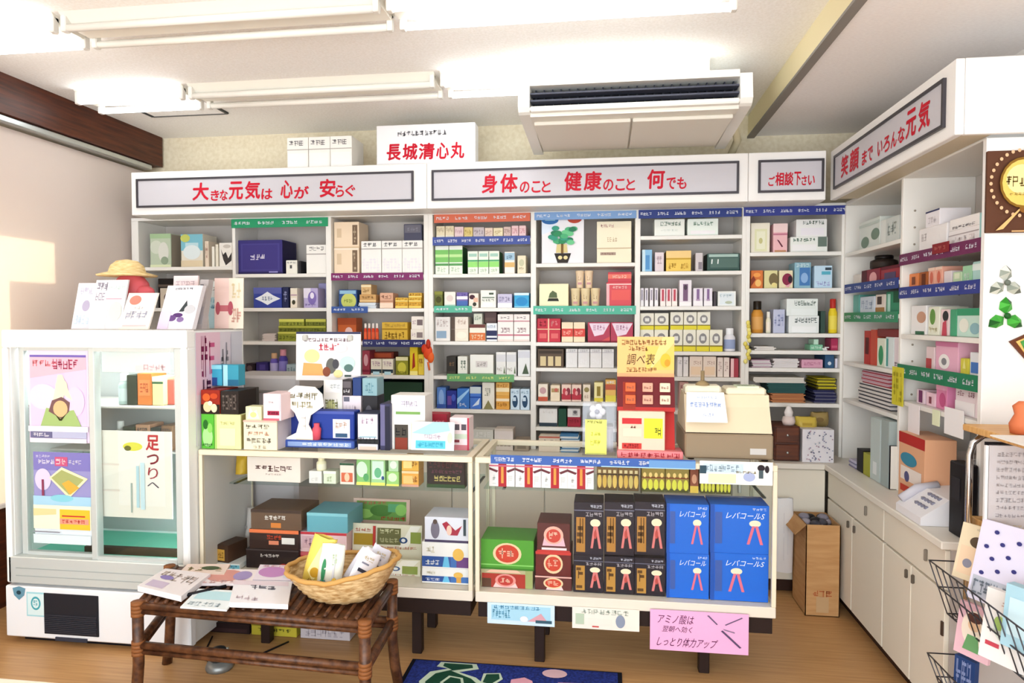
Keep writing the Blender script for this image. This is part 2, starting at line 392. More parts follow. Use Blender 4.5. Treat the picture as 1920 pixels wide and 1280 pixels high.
fascia('short white sign board with red lettering in the corner', xc+.001, XH-.032, [(1421, 1544, chars('ご相談下さい', [(1440, 1452, .2, .5), (1453, 1469, *q), (1470, 1487, *q), (1488, 1501, *q), (1502, 1512, .2, .5), (1514, 1527, .2, .5)]))])
# side wall fascia: turned a quarter so that its local +x runs towards the viewer
YN = 2.56; ox = 0
r = empty('sign_fascia', (XH, (YH+YN)/2, ZH0), 'white sign board with red lettering along the side wall', 'sign', None, R(-90))
L2 = (YH-YN)/2
at(MB().box(-L2-.03, 0, 0, L2, .03, ZH1-ZH0, WHITE, c=.003).box(-L2, .031, .002, L2-.021, .128, .018, INNER).box(-L2, .031, ZH1-ZH0-.02, L2-.021, .5, ZH1-ZH0-.002, WHITE).box(L2-.02, .031, .0, L2, .5, ZH1-ZH0, WHITE, c=.002), r, 'board')
def ly(px, py=300): return (YH+YN)/2-PX(px, py, XH).y
sc = [('笑', 1580, 1594), ('顔', 1596, 1614), ('ま', 1619, 1629), ('で', 1630, 1640), ('い', 1648, 1658), ('ろ', 1659, 1672), ('ん', 1673, 1685), ('な', 1686, 1700), ('元', 1701, 1721), ('気', 1724, 1747)]
sign(r, ly(1567), ly(1774, 200), 2.178, 2.352, [(c, ly(a), ly(b_, 250), .2, .82 if c in '笑顔元気' else .58) for c, a, b_ in sc], 0)
# ---------------------------------------------------------------- base cabinets and worktops
KICK = M('3a2319', .5); DOOR = M('ece5d5', .45)
def cabinet(label, x0, x1, y0, y1, doors, drawers, face):
    """box cabinet between two corners, doors on the -y face (face 'y') or the -x face (face 'x')"""
    r = empty('base_cabinet', ((x0+x1)/2, (y0+y1)/2, 0), label, 'cabinet'); ox, oy = (x0+x1)/2, (y0+y1)/2
    def P(nm, a, b_, m, c=.002, parent=None): return at(MB().box(a[0]-ox, a[1]-oy, a[2], b_[0]-ox, b_[1]-oy, b_[2], m, c=c), parent or r, nm)
    k = .05
    if face == 'y':
        P('body', (x0, y0+.018, .075), (x1, y1, ZT-.03), SHELFW); P('kickboard', (x0, y0+k, 0), (x1, y1, .075), KICK)
        w = (x1-x0)/doors
        for i in range(doors):
            d = P('door', (x0+i*w+.003, y0, .08), (x0+(i+1)*w-.003, y0+.018, (.535 if drawers else ZT-.035)), DOOR)
            xh = x0+(i+1)*w-.05 if i % 2 == 0 else x0+i*w+.03
            P('handle', (xh, y0-.018, .55), (xh+.018, y0, .63), STEEL, .003, d)
    else:
        P('body', (x0+.018, y0, .075), (x1, y1, ZT-.03), SHELFW); P('kickboard', (x0+k, y0+.002, 0), (x1, y1, .075), KICK)
        w = (y1-y0)/doors
        for i in range(drawers):
            wd = (y1-y0)/drawers
            d = P('drawer', (x0, y0+i*wd+.004, .545), (x0+.018, y0+(i+1)*wd-.004, ZT-.035), DOOR)
            P('handle', (x0-.012, y0+(i+.25)*wd, .6), (x0, y0+(i+.25)*wd+.01, .645), M('8f877c', .4, .4), .003, d)
        for i in range(doors):
            d = P('door', (x0, y0+i*w+.004, .08), (x0+.018, y0+(i+1)*w-.004, .535), DOOR)
            P('handle', (x0-.012, y0+(i+(.88 if i % 2 == 0 else .1))*w, .475), (x0, y0+(i+(.88 if i % 2 == 0 else .1))*w+.01, .51), M('6a6258', .4, .4), .003, d)
    return r
cabinet('long cream base cabinet seen through the glass showcases', -3.04, .2, YH, YB, 6, 0, 'y')
cabinet('cream base cabinet behind the cardboard box', .202, XH-.01, YH, YB, 2, 0, 'y')
cabinet('cream base cabinet with drawer at the far end', XH, XB2, 3.1, YH-.002, 2, 1, 'x')
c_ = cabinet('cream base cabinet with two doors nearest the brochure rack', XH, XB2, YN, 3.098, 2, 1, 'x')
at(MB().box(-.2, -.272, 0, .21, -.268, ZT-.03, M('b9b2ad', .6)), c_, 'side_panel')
for z in (.16, .38): at(MB().box(-.222, -.266, z, -.216, -.254, z+.05, M('5a4a40', .4, .5)), c_, 'hinge')
r = empty('worktop', (0, 4.1, ZT-.03), 'pale cream worktop running along the back wall and side wall', 'worktop')
at(MB().box(-3.04, -.27, 0, XH-.02, .235, .03, M('e9e3d8', .35), c=.004).box(XH-.02, YN-4.11, 0, XB2, .235, .03, M('e9e3d8', .35), c=.004), r, 'top_slab')
# ---------------------------------------------------------------- label strips along shelf edges
def strip(px0, px1, bay_z, col, label, n=6, h=.05, y=YS, col2='eef2ff', dz=.012):
    x0, x1 = xs(px0), xs(px1); w = x1-x0
    b = MB().box(-w/2, -.004, -h, w/2, -.001, 0, M(col, .4))
    spec = ';'.join('t %.3f .35 %.3f .7 %s 4' % ((i+.12)/n, (i+.8)/n, col2) for i in range(n))
    b.art((-w/2, -.004, -h), (w, 0, 0), (0, 0, h), spec)
    return tag(b.build('shelf_label_strip', None, ((x0+x1)/2, y, bay_z+dz)), label, 'label strip', 'shelf label strips')
strip(437, 617, 2.128, '2f9c6c', 'green label strip at the top of second bay', 4, .055, dz=0, y=YS-.002)
strip(622, 794, zs(710, 515), '7d2a63', 'purple label strip below the white three pack boxes', 6, .045)
strip(680, 797, zs(710, 640), '2d2f63', 'navy label strip under the red bottles', 5, .045)
strip(622, 690, zs(660, 578), '3d5a9c', 'short blue label strip under tan cartons', 2, .04)
strip(812, 994, zs(900, 447), '44549c', 'blue label strip above the green cartons', 7, .05)
strip(814, 885, zs(900, 577), '59b497', 'short mint label strip under white and violet cartons', 2, .04)
strip(838, 964, zs(900, 705), '6aa66c', 'green and yellow label strip above blue cartons', 4, .045, col2='e9ef8c')
strip(1000, 1192, zs(1100, 577), '55b79b', 'teal label strip under cups and red cartons', 6, .05)
strip(815, 994, 2.13, 'd96f52', 'orange label strip under the long sign board', 5, .05, y=YS-.002, dz=0)
strip(1002, 1192, 2.13, '7fa3d3', 'pale blue label strip above the tree picture', 5, .045, y=YS-.002, dz=0)
strip(1196, 1388, 2.132, '2f3f82', 'navy label strip at the top above register', 6, .05, y=YS-.002, dz=0)
strip(1392, 1588, 2.134, '3a4390', 'navy label strip at the top of corner bay', 6, .05, y=YS-.002, dz=0)
def rstrip(y0, y1, z, col, label, n=6, h=.05, dz=.012):
    w = y1-y0
    b = MB().box(-w/2, -.004, -h, w/2, -.001, 0, M(col, .4))
    b.art((-w/2, -.004, -h), (w, 0, 0), (0, 0, h), ';'.join('t %.3f .35 %.3f .7 #eeeeff 4' % ((i+.12)/n, (i+.8)/n) for i in range(n)))
    return tag(b.build('shelf_label_strip', None, (XR, (y0+y1)/2, z+dz), R(-90)), label, 'label strip', 'shelf label strips')
rstrip(YD+.03, YS-.03, 1.678, '2b3f86', 'blue label strip under the black and red cartons', 5)
rstrip(YD+.03, YS-.03, 1.523, '2f8a62', 'green label strip in the far bay beside the corner', 5)
rstrip(YE+.01, YD+.02, 1.778, '6c2352', 'purple label strip with small red tag above', 6)
rstrip(YE+.01, YD+.02, 1.63, '2c3a8a', 'blue label strip under the orange and peach cartons', 6)
rstrip(YE+.01, YD+.02, 1.286, '1f7a55', 'green label strip above the pink cartons', 6, .06)
# ================================================================ SHELF GOODS
ORD = ['first', 'second', 'third', 'fourth', 'fifth', 'sixth', 'seventh', 'eighth', 'ninth']
MESH = {}
def carton_mb(w, d, h, col, art, side=None):
    b = MB().box(-w/2, -d/2, 0, w/2, d/2, h, M(col, .42), c=.0015)
    b.box(-w/2+.003, -d/2+.001, h, w/2-.003, d/2-.002, h+.0006, M(col, .42))     # tuck flap
    if art: b.front(w, d, h, art)
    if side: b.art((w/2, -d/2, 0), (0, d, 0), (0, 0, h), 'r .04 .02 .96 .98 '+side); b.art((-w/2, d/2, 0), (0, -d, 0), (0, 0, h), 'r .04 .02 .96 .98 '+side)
    return b
def auto(ac, tx='555', k=3): return f'r .0 .0 1 .16 {ac};r .1 .3 .9 .62 {ac};t .16 .36 .84 .56 f6f2ec {k};t .12 .72 .88 .88 {tx} {k+1}'
def make(kind, w, d, h, col, art, o):
    """one shelf article with its base at the local origin and its front towards -y"""
    if kind == 'c': return carton_mb(w, d, h, col, art, o.get('side')).build(o.get('nm', 'medicine_carton')), o.get('cat', 'box')
    if kind == 'b':
        hb = h*.74; r = w/2; cc = o.get('cap', 'eee')
        b = MB().lathe([(r*.9, 0), (r, .004), (r, hb*.82), (r*.62, hb), (r*.5, hb+.004)], M(col, .3), 16)
        b.lathe([(r*1.005, hb*.15), (r*1.012, hb*.16), (r*1.012, hb*.68), (r*1.005, hb*.69)], M(o.get('lab', 'f2e8d8'), .5), 16)
        body = b.build(o.get('nm', 'medicine_bottle'))
        MB().lathe([(r*.66, hb*.98), (r*.68, hb+.003), (r*.68, h-.003), (r*.6, h)], M(cc, .35), 16).build('cap', body)
        return body, 'bottle'
    if kind == 'k':
        r = w/2; b = MB().lathe([(r*.78, 0), (r*.8, .003), (r, h*.86), (r*1.06, h*.9), (r*1.06, h*.94), (r, h)], M(col, .4), 18)
        b.front(w*.6, w*.86, h, 't .2 .45 .8 .7 8a5a3c 3;r .1 .2 .9 .32 c99', 0); return b.build(o.get('nm', 'food_cup')), 'cup'
    if kind == 's':
        b = MB().box(-w/2, -d/2, 0, w/2, d/2, h, M(col, .5)).box(-w/2+.002, -d/2+.003, .002, w/2-.002, d/2+.001, h-.002, 'f3efe6')
        if art: b.front(w, d, h, art)
        return b.build(o.get('nm', 'book')), 'book'
    if kind == 'f':
        b = MB(); n = max(2, int(h/.006)); rnd = random.Random(col+str(w)[:6])
        for i in range(n):
            e = rnd.uniform(-.008, .008); b.box(-w/2+e, -d/2+e*.3, i*h/n, w/2+e-.008, d/2, (i+.85)*h/n, M(col if i % 3 else o.get('alt', col), .6))
        return b.build(o.get('nm', 'paper_pile')), o.get('cat', 'papers')
    if kind == 'g':
        b = MB(); n = 9
        for i in range(n):
            t = i/(n-1); z = h*t; dd = d*(.5-.42*t**2.2); ww = w*(.5-.06*math.sin(3*t)); rnd = random.Random(i)
            ring = [(math.cos(a)*ww*(1+.06*rnd.uniform(-1, 1)), math.sin(a)*dd*(1+.1*rnd.uniform(-1, 1)), z+.01*rnd.uniform(-1, 1)*(0 < i < n-1)) for a in [2*math.pi*k/14 for k in range(14)]]
            b.v += ring
        k = b.mi(M(col, .4))
        for i in range(n-1):
            for j in range(14): b.f.append((i*14+j, i*14+(j+1) % 14, (i+1)*14+(j+1) % 14, (i+1)*14+j)); b.m.append(k); b.sm.append(True)
        b.f.append(tuple(range(14))[::-1]); b.m.append(k); b.sm.append(False); b.f.append(tuple((n-1)*14+j for j in range(14))); b.m.append(k); b.sm.append(False)
        if art: b.front(w*.55, d*.98, h*.8, art)
        return b.build(o.get('nm', 'paper_bag')), 'bag'
def bounds(plane, items):
    m = (items[0][1]+items[0][2])/2
    if plane == 'back':
        for p, q in BAYS.values():
            if p-3 < m < q+3: return xs(p)+.002, xs(q)-.002
    if plane == 'right':
        y = PX(m, 600, XR).y; return (YD+.024, YS-.024) if y > YD+.02 else (YE+.003, YD-.002)
    return -9, 9
def comp(place, z, items, plane='back', inset=.03, lim=None):
    """goods on one shelf: (kind, x0, x1, ytop, colour, art, look, options) in photo pixels; n copies side by side with options n"""
    placed = []; out = []; B0, B1 = lim or bounds(plane, items); z += .0008
    for it in items:
        kind, x0, x1, yt, col, art, look = it[:7]; o = it[7] if len(it) > 7 else {}
        n = o.get('n', 1); wpx = (x1-x0)/n; base = None
        for i in range(n):
            a, e = x0+i*wpx, x0+(i+1)*wpx-(1 if n > 1 else 0); ins = inset+o.get('in', 0); xc_ = (a+e)/2
            if plane == 'back':
                y = YS+ins; p0 = PY(a, yt, y); p1 = PY(e, yt, y); w = p1.x-p0.x; zt = PY(xc_, yt, y).z; lo, hi = p0.x, p1.x; rz = 0
            elif plane == 'right':
                x = XR+ins; p0 = PX(a, yt, x); p1 = PX(e, yt, x); w = p0.y-p1.y; zt = PX(xc_, yt, x).z; lo, hi = p1.y, p0.y; rz = R(-90)
            else:
                y = plane+ins; p0 = PY(a, yt, y); p1 = PY(e, yt, y); w = p1.x-p0.x; zt = PY(xc_, yt, y).z; lo, hi = p0.x, p1.x; rz = 0
            lo, hi = max(lo, B0), min(hi, B1); w = hi-lo; zb = z+o.get('up', 0)
            if o.get('st'):
                m = (lo+hi)/2; c_ = [q[2] for q in placed if q[0] < m < q[1]]
                if c_: zb = max(c_)+.0008
            h = max(.012, zt-zb); d = min(o.get('d', .11), .27-ins if plane in ('back', 'right') else .3)
            if kind in 'bk': d = w
            key = (kind, col, art, round(d, 3)) if n > 1 else None
            if plane == 'right': loc = (XR+ins+d/2, (lo+hi)/2, zb)
            else: loc = ((lo+hi)/2, (YS if plane == 'back' else plane)+ins+d/2, zb)
            if n > 1 and base is not None: ob = dup(base[0], loc, rz); cat = base[1]
            else:
                ob, cat = make(kind, w-.001, d, h, col, art, o); ob.location = loc; ob.rotation_euler = (0, 0, rz+o.get('rz', 0))
                if n > 1: base = (ob, cat)
            placed.append((lo, hi, zb+h)); out.append([ob, look, cat, (lo+hi)/2, zb])
    looks = {}
    for q in out: looks.setdefault(q[1], []).append(q)
    for lk, L in looks.items():
        L.sort(key=lambda q: q[3] if plane != 'right' else -q[3])
        for i, q in enumerate(L):
            if len(L) == 1: tag(q[0], f'{lk} {place}', q[2])
            else:
                w_ = ('leftmost' if i == 0 else 'rightmost' if i == len(L)-1 else ORD[i]+' from left')
                tag(q[0], f'{lk} {place}, {w_}', q[2], f'{lk} {place}')
def bz(bay, i): return zs(sum(BAYS[bay])/2, LEV[bay][i])
A = auto
P1 = 'on top shelf nearest the blind'
comp(P1, bz('B1', 0), [
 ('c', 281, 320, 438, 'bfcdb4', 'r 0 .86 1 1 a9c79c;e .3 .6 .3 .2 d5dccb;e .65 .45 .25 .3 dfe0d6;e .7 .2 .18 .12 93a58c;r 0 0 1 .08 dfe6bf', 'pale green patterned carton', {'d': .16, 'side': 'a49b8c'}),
 ('c', 339, 380, 439, 'e8e2d2', 'r 0 .5 1 1 7fc0d2;r .2 .5 .8 .74 bfe0e8;e .2 .88 .22 .12 c9cf6a;e .5 .45 .4 .22 e3eef0;r 0 0 1 .2 e0cfae', 'carton with sky blue picture', {'d': .16}),
 ('s', 384, 391, 452, 'e6d6c2', 't .1 .2 .9 .9 b98 1', 'thin cream book', {'d': .15}), ('s', 397, 402, 462, 'f2eee2', '', 'thin white book', {'d': .15, 'in': .01}),
 ('s', 404, 409, 458, 'ece6d4', '', 'thin ivory book', {'d': .15}),
 ('s', 411, 435, 455, 'f1ece4', 'p 3a3636 .12 .75 .3 .3 .5 .05 .95 .25 .98 .6 .7 .35 .5 .62 .3 .5;e .6 .85 .3 .08 c9c2b8', 'white booklet with black leaf print', {'d': .14})])
comp('inside dim shelf nearest the blind', bz('B1', 1), [('c', 296, 333, 522, '2a2422', 'r 0 .72 1 .8 6a5a50', 'black carton', {'d': .1, 'in': .11}), ('c', 300, 336, 540, 'cbbfae', 'e .5 .5 .3 .3 4a3a34', 'grey carton with dark spot', {'d': .09, 'in': -.01})])
P2 = 'on shelf below green top strip'
comp(P2, bz('B2', 0), [
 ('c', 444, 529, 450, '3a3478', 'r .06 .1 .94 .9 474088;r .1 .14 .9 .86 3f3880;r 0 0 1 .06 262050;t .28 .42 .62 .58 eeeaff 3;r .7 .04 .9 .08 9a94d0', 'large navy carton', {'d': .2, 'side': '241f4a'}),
 ('c', 536, 557, 488, 'f0ede2', 'r .35 .4 .55 .65 555;t .1 .75 .9 .9 999 3', 'small white carton', {}), ('s', 559, 564, 489, '2e2c30', '', 'slim black booklet', {'d': .1}),
 ('c', 574, 612, 459, 'f3f0ea', 'r 0 .66 1 .7 b5aeaa;t .15 .8 .9 .94 8a8784 4', 'tall white carton with grey print', {'d': .14})])
comp('on second shelf below green strip', bz('B2', 1), [
 ('c', 475, 528, 539, '34459a', 'r 0 .7 1 1 5a62a8;p eef2f8 .05 .45 .3 .62 .5 .8 .7 .62 .96 .45 .7 .3 .5 .14 .3 .3;t .3 .36 .7 .56 66789a 4', 'blue carton with white emblem', {'d': .13}),
 ('c', 529, 541, 538, '22284e', 't .2 .3 .8 .8 8a90b8 1', 'narrow dark navy carton', {}), ('c', 544, 557, 540, 'efe4d2', 'r .1 .35 .9 .5 f8f4ea;e .5 .28 .25 .12 443;r 0 .62 1 .68 b9a', 'narrow cream carton with dark dot', {}),
 ('c', 569, 596, 540, 'b9add6', 'r 0 .5 .5 1 e6dfee;e .6 .5 .3 .34 8472b8;e .6 .62 .14 .16 e9e2f4;t .1 .08 .9 .2 6a5a9a 4', 'lilac carton with violet swirl', {}),
 ('c', 597, 612, 531, 'a7a3d2', 'r .1 .1 .9 .4 cfcbe8', 'pale violet carton', {'in': .125})])
comp('on third shelf below green strip', bz('B2', 2), [
 ('c', 521, 612, 622, '8f9434', 'r 0 .8 1 1 c9c65a;t .02 .2 .98 .6 5a5e1e 14', 'long olive tray carton', {'d': .18}),
 ('c', 522, 611, 611, '747a2c', 'r 0 .7 1 1 b9b84a;t .02 .1 .98 .55 4a4e1a 12', 'flat olive carton stacked', {'st': 1, 'd': .16}), ('c', 523, 570, 598, '9aa03e', 'r 0 .6 1 1 dcdc68;t .05 .1 .95 .5 565a20 7', 'flat lime carton topmost', {'st': 1, 'd': .15}), ('c', 573, 611, 598, '7d8432', 'r 0 .6 1 1 c6c658;t .05 .1 .95 .5 4a4e1e 6', 'flat moss green carton topmost', {'st': 1, 'd': .15}),
 ('f', 492, 518, 625, 'd9cbc4', '', 'low stack of pale sachets', {'d': .1, 'nm': 'sachet_pile'})])
comp('on fourth shelf below green strip', bz('B2', 3), [
 ('c', 461, 478, 681, '2a1e26', 'e .4 .5 .3 .3 5a4a4e', 'low black carton', {}), ('c', 480, 502, 679, '342a6a', 'r .3 .3 .8 .8 4a3f8a', 'low indigo carton', {}),
 ('b', 503, 518, 662, '6a58b0', '', 'violet jar with gold lid', {'cap': 'e0b48a', 'lab': 'b9b0e0'}), ('b', 519, 535, 655, '4a3f98', '', 'violet jar with pink lid', {'cap': 'e39aa8', 'lab': '8a80c8'}),
 ('c', 537, 556, 683, 'a9bcc4', 't .1 .3 .9 .7 6a8088 3', 'low grey blue carton', {})])
P3 = 'above the purple strip'
comp(P3, bz('B3', 0), [
 ('c', 626, 673, 465, 'f0d9bc', 'r .74 .12 .94 .92 7a6450;r .12 .4 .3 .8 d9c0a0;r 0 .94 1 1 f8e8d4;t .77 .2 .91 .85 b9a488 1', 'lower cream carton with brown label', {'d': .17}),
 ('c', 626, 673, 416, 'f0d9bc', 'r .74 .12 .94 .88 7a6450;r .12 .4 .3 .75 d9c0a0;r 0 0 1 .05 d8bc98;t .77 .2 .91 .8 b9a488 1', 'upper cream carton with brown label', {'d': .17, 'st': 1}),
 ('c', 677, 793, 452, 'f4f1ec', 'r 0 .755 1 .79 b4aeaa;t .1 .84 .8 .95 4a484a 3;t .05 .1 .95 .5 ebe6ea 5', 'white lidded carton', {'d': .15, 'n': 3}),
 ('c', 757, 791, 420, '4a4a5e', 'r .05 .5 .95 .95 6e6c78;t .2 .6 .8 .8 8f8c98 4', 'dark grey carton resting on white cartons', {'st': 1, 'd': .12, 'in': .02})])
comp('just below the purple strip', bz('B3', 1), [
 ('c', 635, 669, 543, '33538c', 'e .55 .4 .42 .42 c4c96a;r .05 .78 .95 .96 8fb6cf;t .3 .3 .8 .5 7a8a3a 4', 'blue carton with lime disc', {'d': .13}),
 ('f', 672, 706, 567, 'dfe6ee', '', 'low white packets', {'d': .12, 'nm': 'packet_pile'}),
 ('c', 674, 705, 552, 'c99c62', 'r 0 .1 1 .3 e0be88;t .1 .5 .9 .8 8a6434 4', 'wide tan carton', {'st': 1}), ('c', 677, 696, 533, 'd8b27c', 'r 0 .75 1 .92 f3e2b8;t .15 .2 .85 .6 9a743e 3', 'small tan carton stacked', {'st': 1}),
 ('c', 712, 737, 549, 'dba98c', 'r 0 .42 1 .5 b98468;t .1 .6 .9 .85 8a5a48 3;r 0 .02 1 .35 f0d6c0', 'peach carton', {}),
 ('c', 741, 791, 566, 'dca93a', 'r 0 .1 1 .3 f2d878;t .05 .45 .95 .85 9a6a1e 4', 'lower yellow flat carton', {'n': 2, 'd': .14}),
 ('c', 741, 791, 558, 'e8bd48', 'r 0 .1 1 .3 f7e08a;t .05 .4 .95 .9 a8741e 4', 'middle yellow flat carton', {'n': 2, 'st': 1, 'd': .14}),
 ('c', 766, 791, 549, 'e2b23e', 'r 0 .1 1 .3 f7e08a;t .05 .4 .95 .9 9a6a1e 4', 'top yellow flat carton', {'st': 1, 'd': .14})])
comp('above the navy strip', bz('B3', 2), [
 ('c', 633, 668, 596, 'c8622e', 'e .6 .4 .2 .2 f0c8c0;r 0 .7 1 1 a84a22', 'rust orange carton', {'in': .04}),
 ('b', 681, 710, 606, 'd8401e', '', 'small red bottle', {'n': 4, 'cap': 'f0e4dc', 'lab': 'e8623a'}),
 ('c', 716, 764, 604, 'd9b03c', 'r 0 .6 1 .68 a8801e;t .1 .12 .92 .5 8a6412 6;t .1 .74 .92 .94 b8923a 7', 'mustard yellow carton', {'d': .14}),
 ('c', 770, 795, 617, 'f3e9dc', 'r .45 .3 .9 .75 8a7a78;t .08 .4 .4 .7 b9a 2', 'lower cream carton with grey print', {}), ('c', 771, 795, 593, 'f5ece2', 'r .45 .3 .9 .75 7a6a6c;t .08 .4 .4 .7 b9a 2', 'upper cream carton with grey print', {'st': 1})])
comp('beside the orange paper ornament', bz('B3', 3), [
 ('c', 679, 693, 657, '9c3a4a', 'e .5 .6 .3 .25 d8a0a8;r 0 .1 1 .2 7a2436', 'dark pink carton', {}), ('c', 697, 738, 660, '8c3422', 'r .1 .75 .9 .95 c85a34', 'brown red carton behind', {'in': .09, 'd': .1}),
 ('c', 695, 738, 673, 'f2ead8', 'r 0 .1 1 .34 2b3a44;r .2 0 .8 .2 b8dce8;t .1 .55 .9 .85 a89 3', 'cream carton with black band', {'n': 2, 'd': .07}),
 ('c', 742, 765, 669, '93922e', 'r 0 .8 1 1 e8e0b0;e .5 .4 .35 .3 d4cc4a;t .1 .05 .9 .2 5a5a1a 4', 'olive carton with yellow oval', {}), ('c', 768, 783, 650, 'e8c928', 'p a8301e .3 .2 .7 .3 .6 .8 .4 .75;r 0 0 1 .14 f6e890', 'tall yellow carton', {}), ('c', 784, 795, 664, 'ecd04a', 't .1 .4 .9 .8 a86a1e 2', 'narrow yellow carton', {'in': .01})])
comp('behind goods, lowest shelf by thick post', bz('B3', 4), [('s', 720, 792, 716, '24402c', 'r .1 .3 .9 .34 4a6a50', 'dark green binder', {'nm': 'binder', 'd': .2}), ('s', 668, 717, 712, '263052', 'r .1 .5 .9 .6 8a90b0', 'dark blue binder', {'nm': 'binder', 'd': .2})])
comp('behind goods, lowest shelf by grey bin', bz('B2', 4), [('c', 560, 600, 722, '3a4a5a', A('8fa0b0'), 'slate carton', {})])
P4 = 'below the orange strip'
comp('on top shelf below orange strip', bz('B4', 0), [
 ('c', 818, 852, 424, 'e6d9b8', 't .1 .5 .9 .9 b8a888 4;r 0 .1 1 .3 f4eedc', 'ivory carton', {'n': 2, 'd': .13}), ('c', 852, 869, 425, 'e9cfd0', 't .1 .4 .9 .8 c8a0a8 4', 'pale rose carton', {'d': .13}),
 ('c', 870, 886, 426, 'e8d28a', 't .1 .4 .9 .8 b89a4a 4', 'pale yellow carton', {'d': .13}), ('c', 887, 908, 426, 'cfc3c6', 't .1 .4 .9 .8 9a8a94 4', 'grey lilac carton', {'d': .13}),
 ('c', 909, 924, 427, 'edd8c6', 't .1 .4 .9 .8 c09a88 4;r 0 .1 1 .2 c9856a', 'peach cream carton', {'d': .13}), ('c', 925, 943, 427, 'efe3be', 't .1 .4 .9 .8 c8b078 4', 'light cream carton', {'d': .13}),
 ('c', 944, 958, 425, 'd9c0b8', 't .1 .4 .9 .8 a08078 4', 'dusty pink carton', {'d': .13}), ('c', 959, 987, 423, 'f0cfd0', 't .1 .4 .9 .8 c8848c 4;r 0 .08 1 .2 d8b0a0', 'pink carton', {'n': 2, 'd': .13})])
G = 'r 0 .88 1 1 f2f5ea;r 0 .42 1 .86 7fc46a;r 0 .6 1 .7 c2e8a0;r 0 .3 1 .38 5a9a58;t .15 .08 .85 .25 b8c8b0 3'
G2 = 'r 0 .72 1 .98 eef4e4;r .1 .76 .9 .9 a8cfc0;r 0 .55 1 .62 4aa86a;r 0 .3 1 .54 9ae07a;t .15 .06 .85 .24 b8c8b0 3'
comp('on shelf below the blue strip', bz('B4', 1), [
 ('c', 816, 868, 461, 'eef5e6', G, 'tall green and white carton', {'n': 2, 'd': .15, 'side': '2c6a34'}), ('c', 877, 937, 471, 'f0f5e8', G2, 'short green and white carton', {'n': 3, 'd': .15, 'side': '2c6a34'}),
 ('c', 946, 965, 472, 'f2ece4', 'r 0 .62 1 .95 a8c8dc;r 0 .3 1 .52 e0b878;t .2 .68 .8 .85 6a8aa0 3', 'carton with blue and orange bands', {}), ('c', 970, 986, 479, 'e9dfc2', 'e .5 .6 .3 .2 c8c8a8;t .2 .2 .8 .35 a89a78 3', 'small beige carton', {})])
comp('on third shelf below orange strip', bz('B4', 2), [
 ('c', 814, 830, 546, '6a7030', 'e .5 .5 .35 .2 4a4a1c;r 0 .8 1 1 8a8c3c;r 0 0 1 .15 3a6a3a', 'olive carton', {}), ('c', 833, 854, 547, 'f0ebe0', 'r 0 .0 1 .2 a8d4c4;e .5 .6 .3 .2 e0d0c8', 'white carton with mint base', {}),
 ('c', 856, 877, 548, '7a6cae', 'r 0 .55 1 .75 f0eaf4;r 0 .1 1 .45 4a6ab0;t .1 .78 .9 .95 4a3a8a 3', 'violet and blue carton', {}), ('c', 879, 897, 550, 'f2e4d8', 'e .35 .75 .3 .16 4a2430;e .6 .25 .2 .14 3a3a30;r .5 .4 .95 .7 e8b8a0', 'white carton with dark dots', {}),
 ('c', 901, 930, 544, 'f1efe6', 'r .1 .55 .9 .62 7a8a7a;r .55 .75 .85 .86 4a5a4a;t .1 .38 .9 .5 5a6a5a 4;r .2 .1 .8 .3 f8f6f0', 'white carton with dark print', {'d': .13}),
 ('c', 933, 960, 551, 'c9c3dc', 'r 0 0 1 .35 eeecf2;t .1 .45 .9 .8 8a84a8 4', 'pale lilac carton', {}), ('c', 964, 992, 549, '3fa6d6', 'r 0 .84 1 1 d8eef6;e .5 .42 .4 .3 2f8cc8;r 0 .02 1 .1 8fd0ea', 'bright cyan carton', {'d': .13})])
comp('on fourth shelf below orange strip', bz('B4', 3), [
 ('c', 816, 844, 594, 'e9e3de', 'r .08 .12 .75 .42 8fa8c0;t .1 .6 .9 .9 c8b8b4 4', 'white carton with blue label', {'d': .13}),
 ('c', 846, 878, 617, 'efe4d2', 'r 0 0 .22 1 5a4a40;e .6 .5 .3 .3 f6eedc', 'lower cream carton with dark edge', {'d': .13}), ('c', 846, 878, 594, 'efe4d6', 'r 0 0 .22 1 5a4a40;t .35 .4 .9 .8 d0b8a8 3', 'upper cream carton with dark edge', {'st': 1, 'd': .13}),
 ('c', 880, 910, 608, 'f2ead8', 'r 0 .05 1 .5 d8723a;t .1 .12 .9 .4 f6d8b0 4;r 0 .8 1 1 6a3a34', 'orange and white carton', {'d': .13}), ('c', 888, 904, 588, 'd9dccc', 't .1 .4 .9 .8 8a9a88 3', 'small sage carton stacked', {'st': 1}),
 ('c', 912, 932, 606, 'eceef2', 'r 0 .3 1 .6 2a2f58;r 0 .1 1 .2 2a2f58;t .1 .75 .9 .9 8aa0b8 3', 'white carton with navy bands', {}), ('c', 908, 931, 585, '5c4440', 'r .1 .2 .9 .5 6e5650', 'dark brown carton', {'st': 1, 'in': .05}),
 ('c', 933, 994, 603, 'f3ebe6', 'r 0 .28 1 .36 c87a8a;t .2 .45 .8 .7 8a6a70 3;r 0 0 1 .1 e8d8d0', 'lower white carton with rose line', {'n': 2, 'd': .14}), ('c', 933, 994, 589, 'f3ebe6', 'r 0 .02 1 .14 c87a8a;t .2 .35 .8 .7 6a5a60 3', 'upper white carton with rose line', {'n': 2, 'st': 1, 'd': .14})])
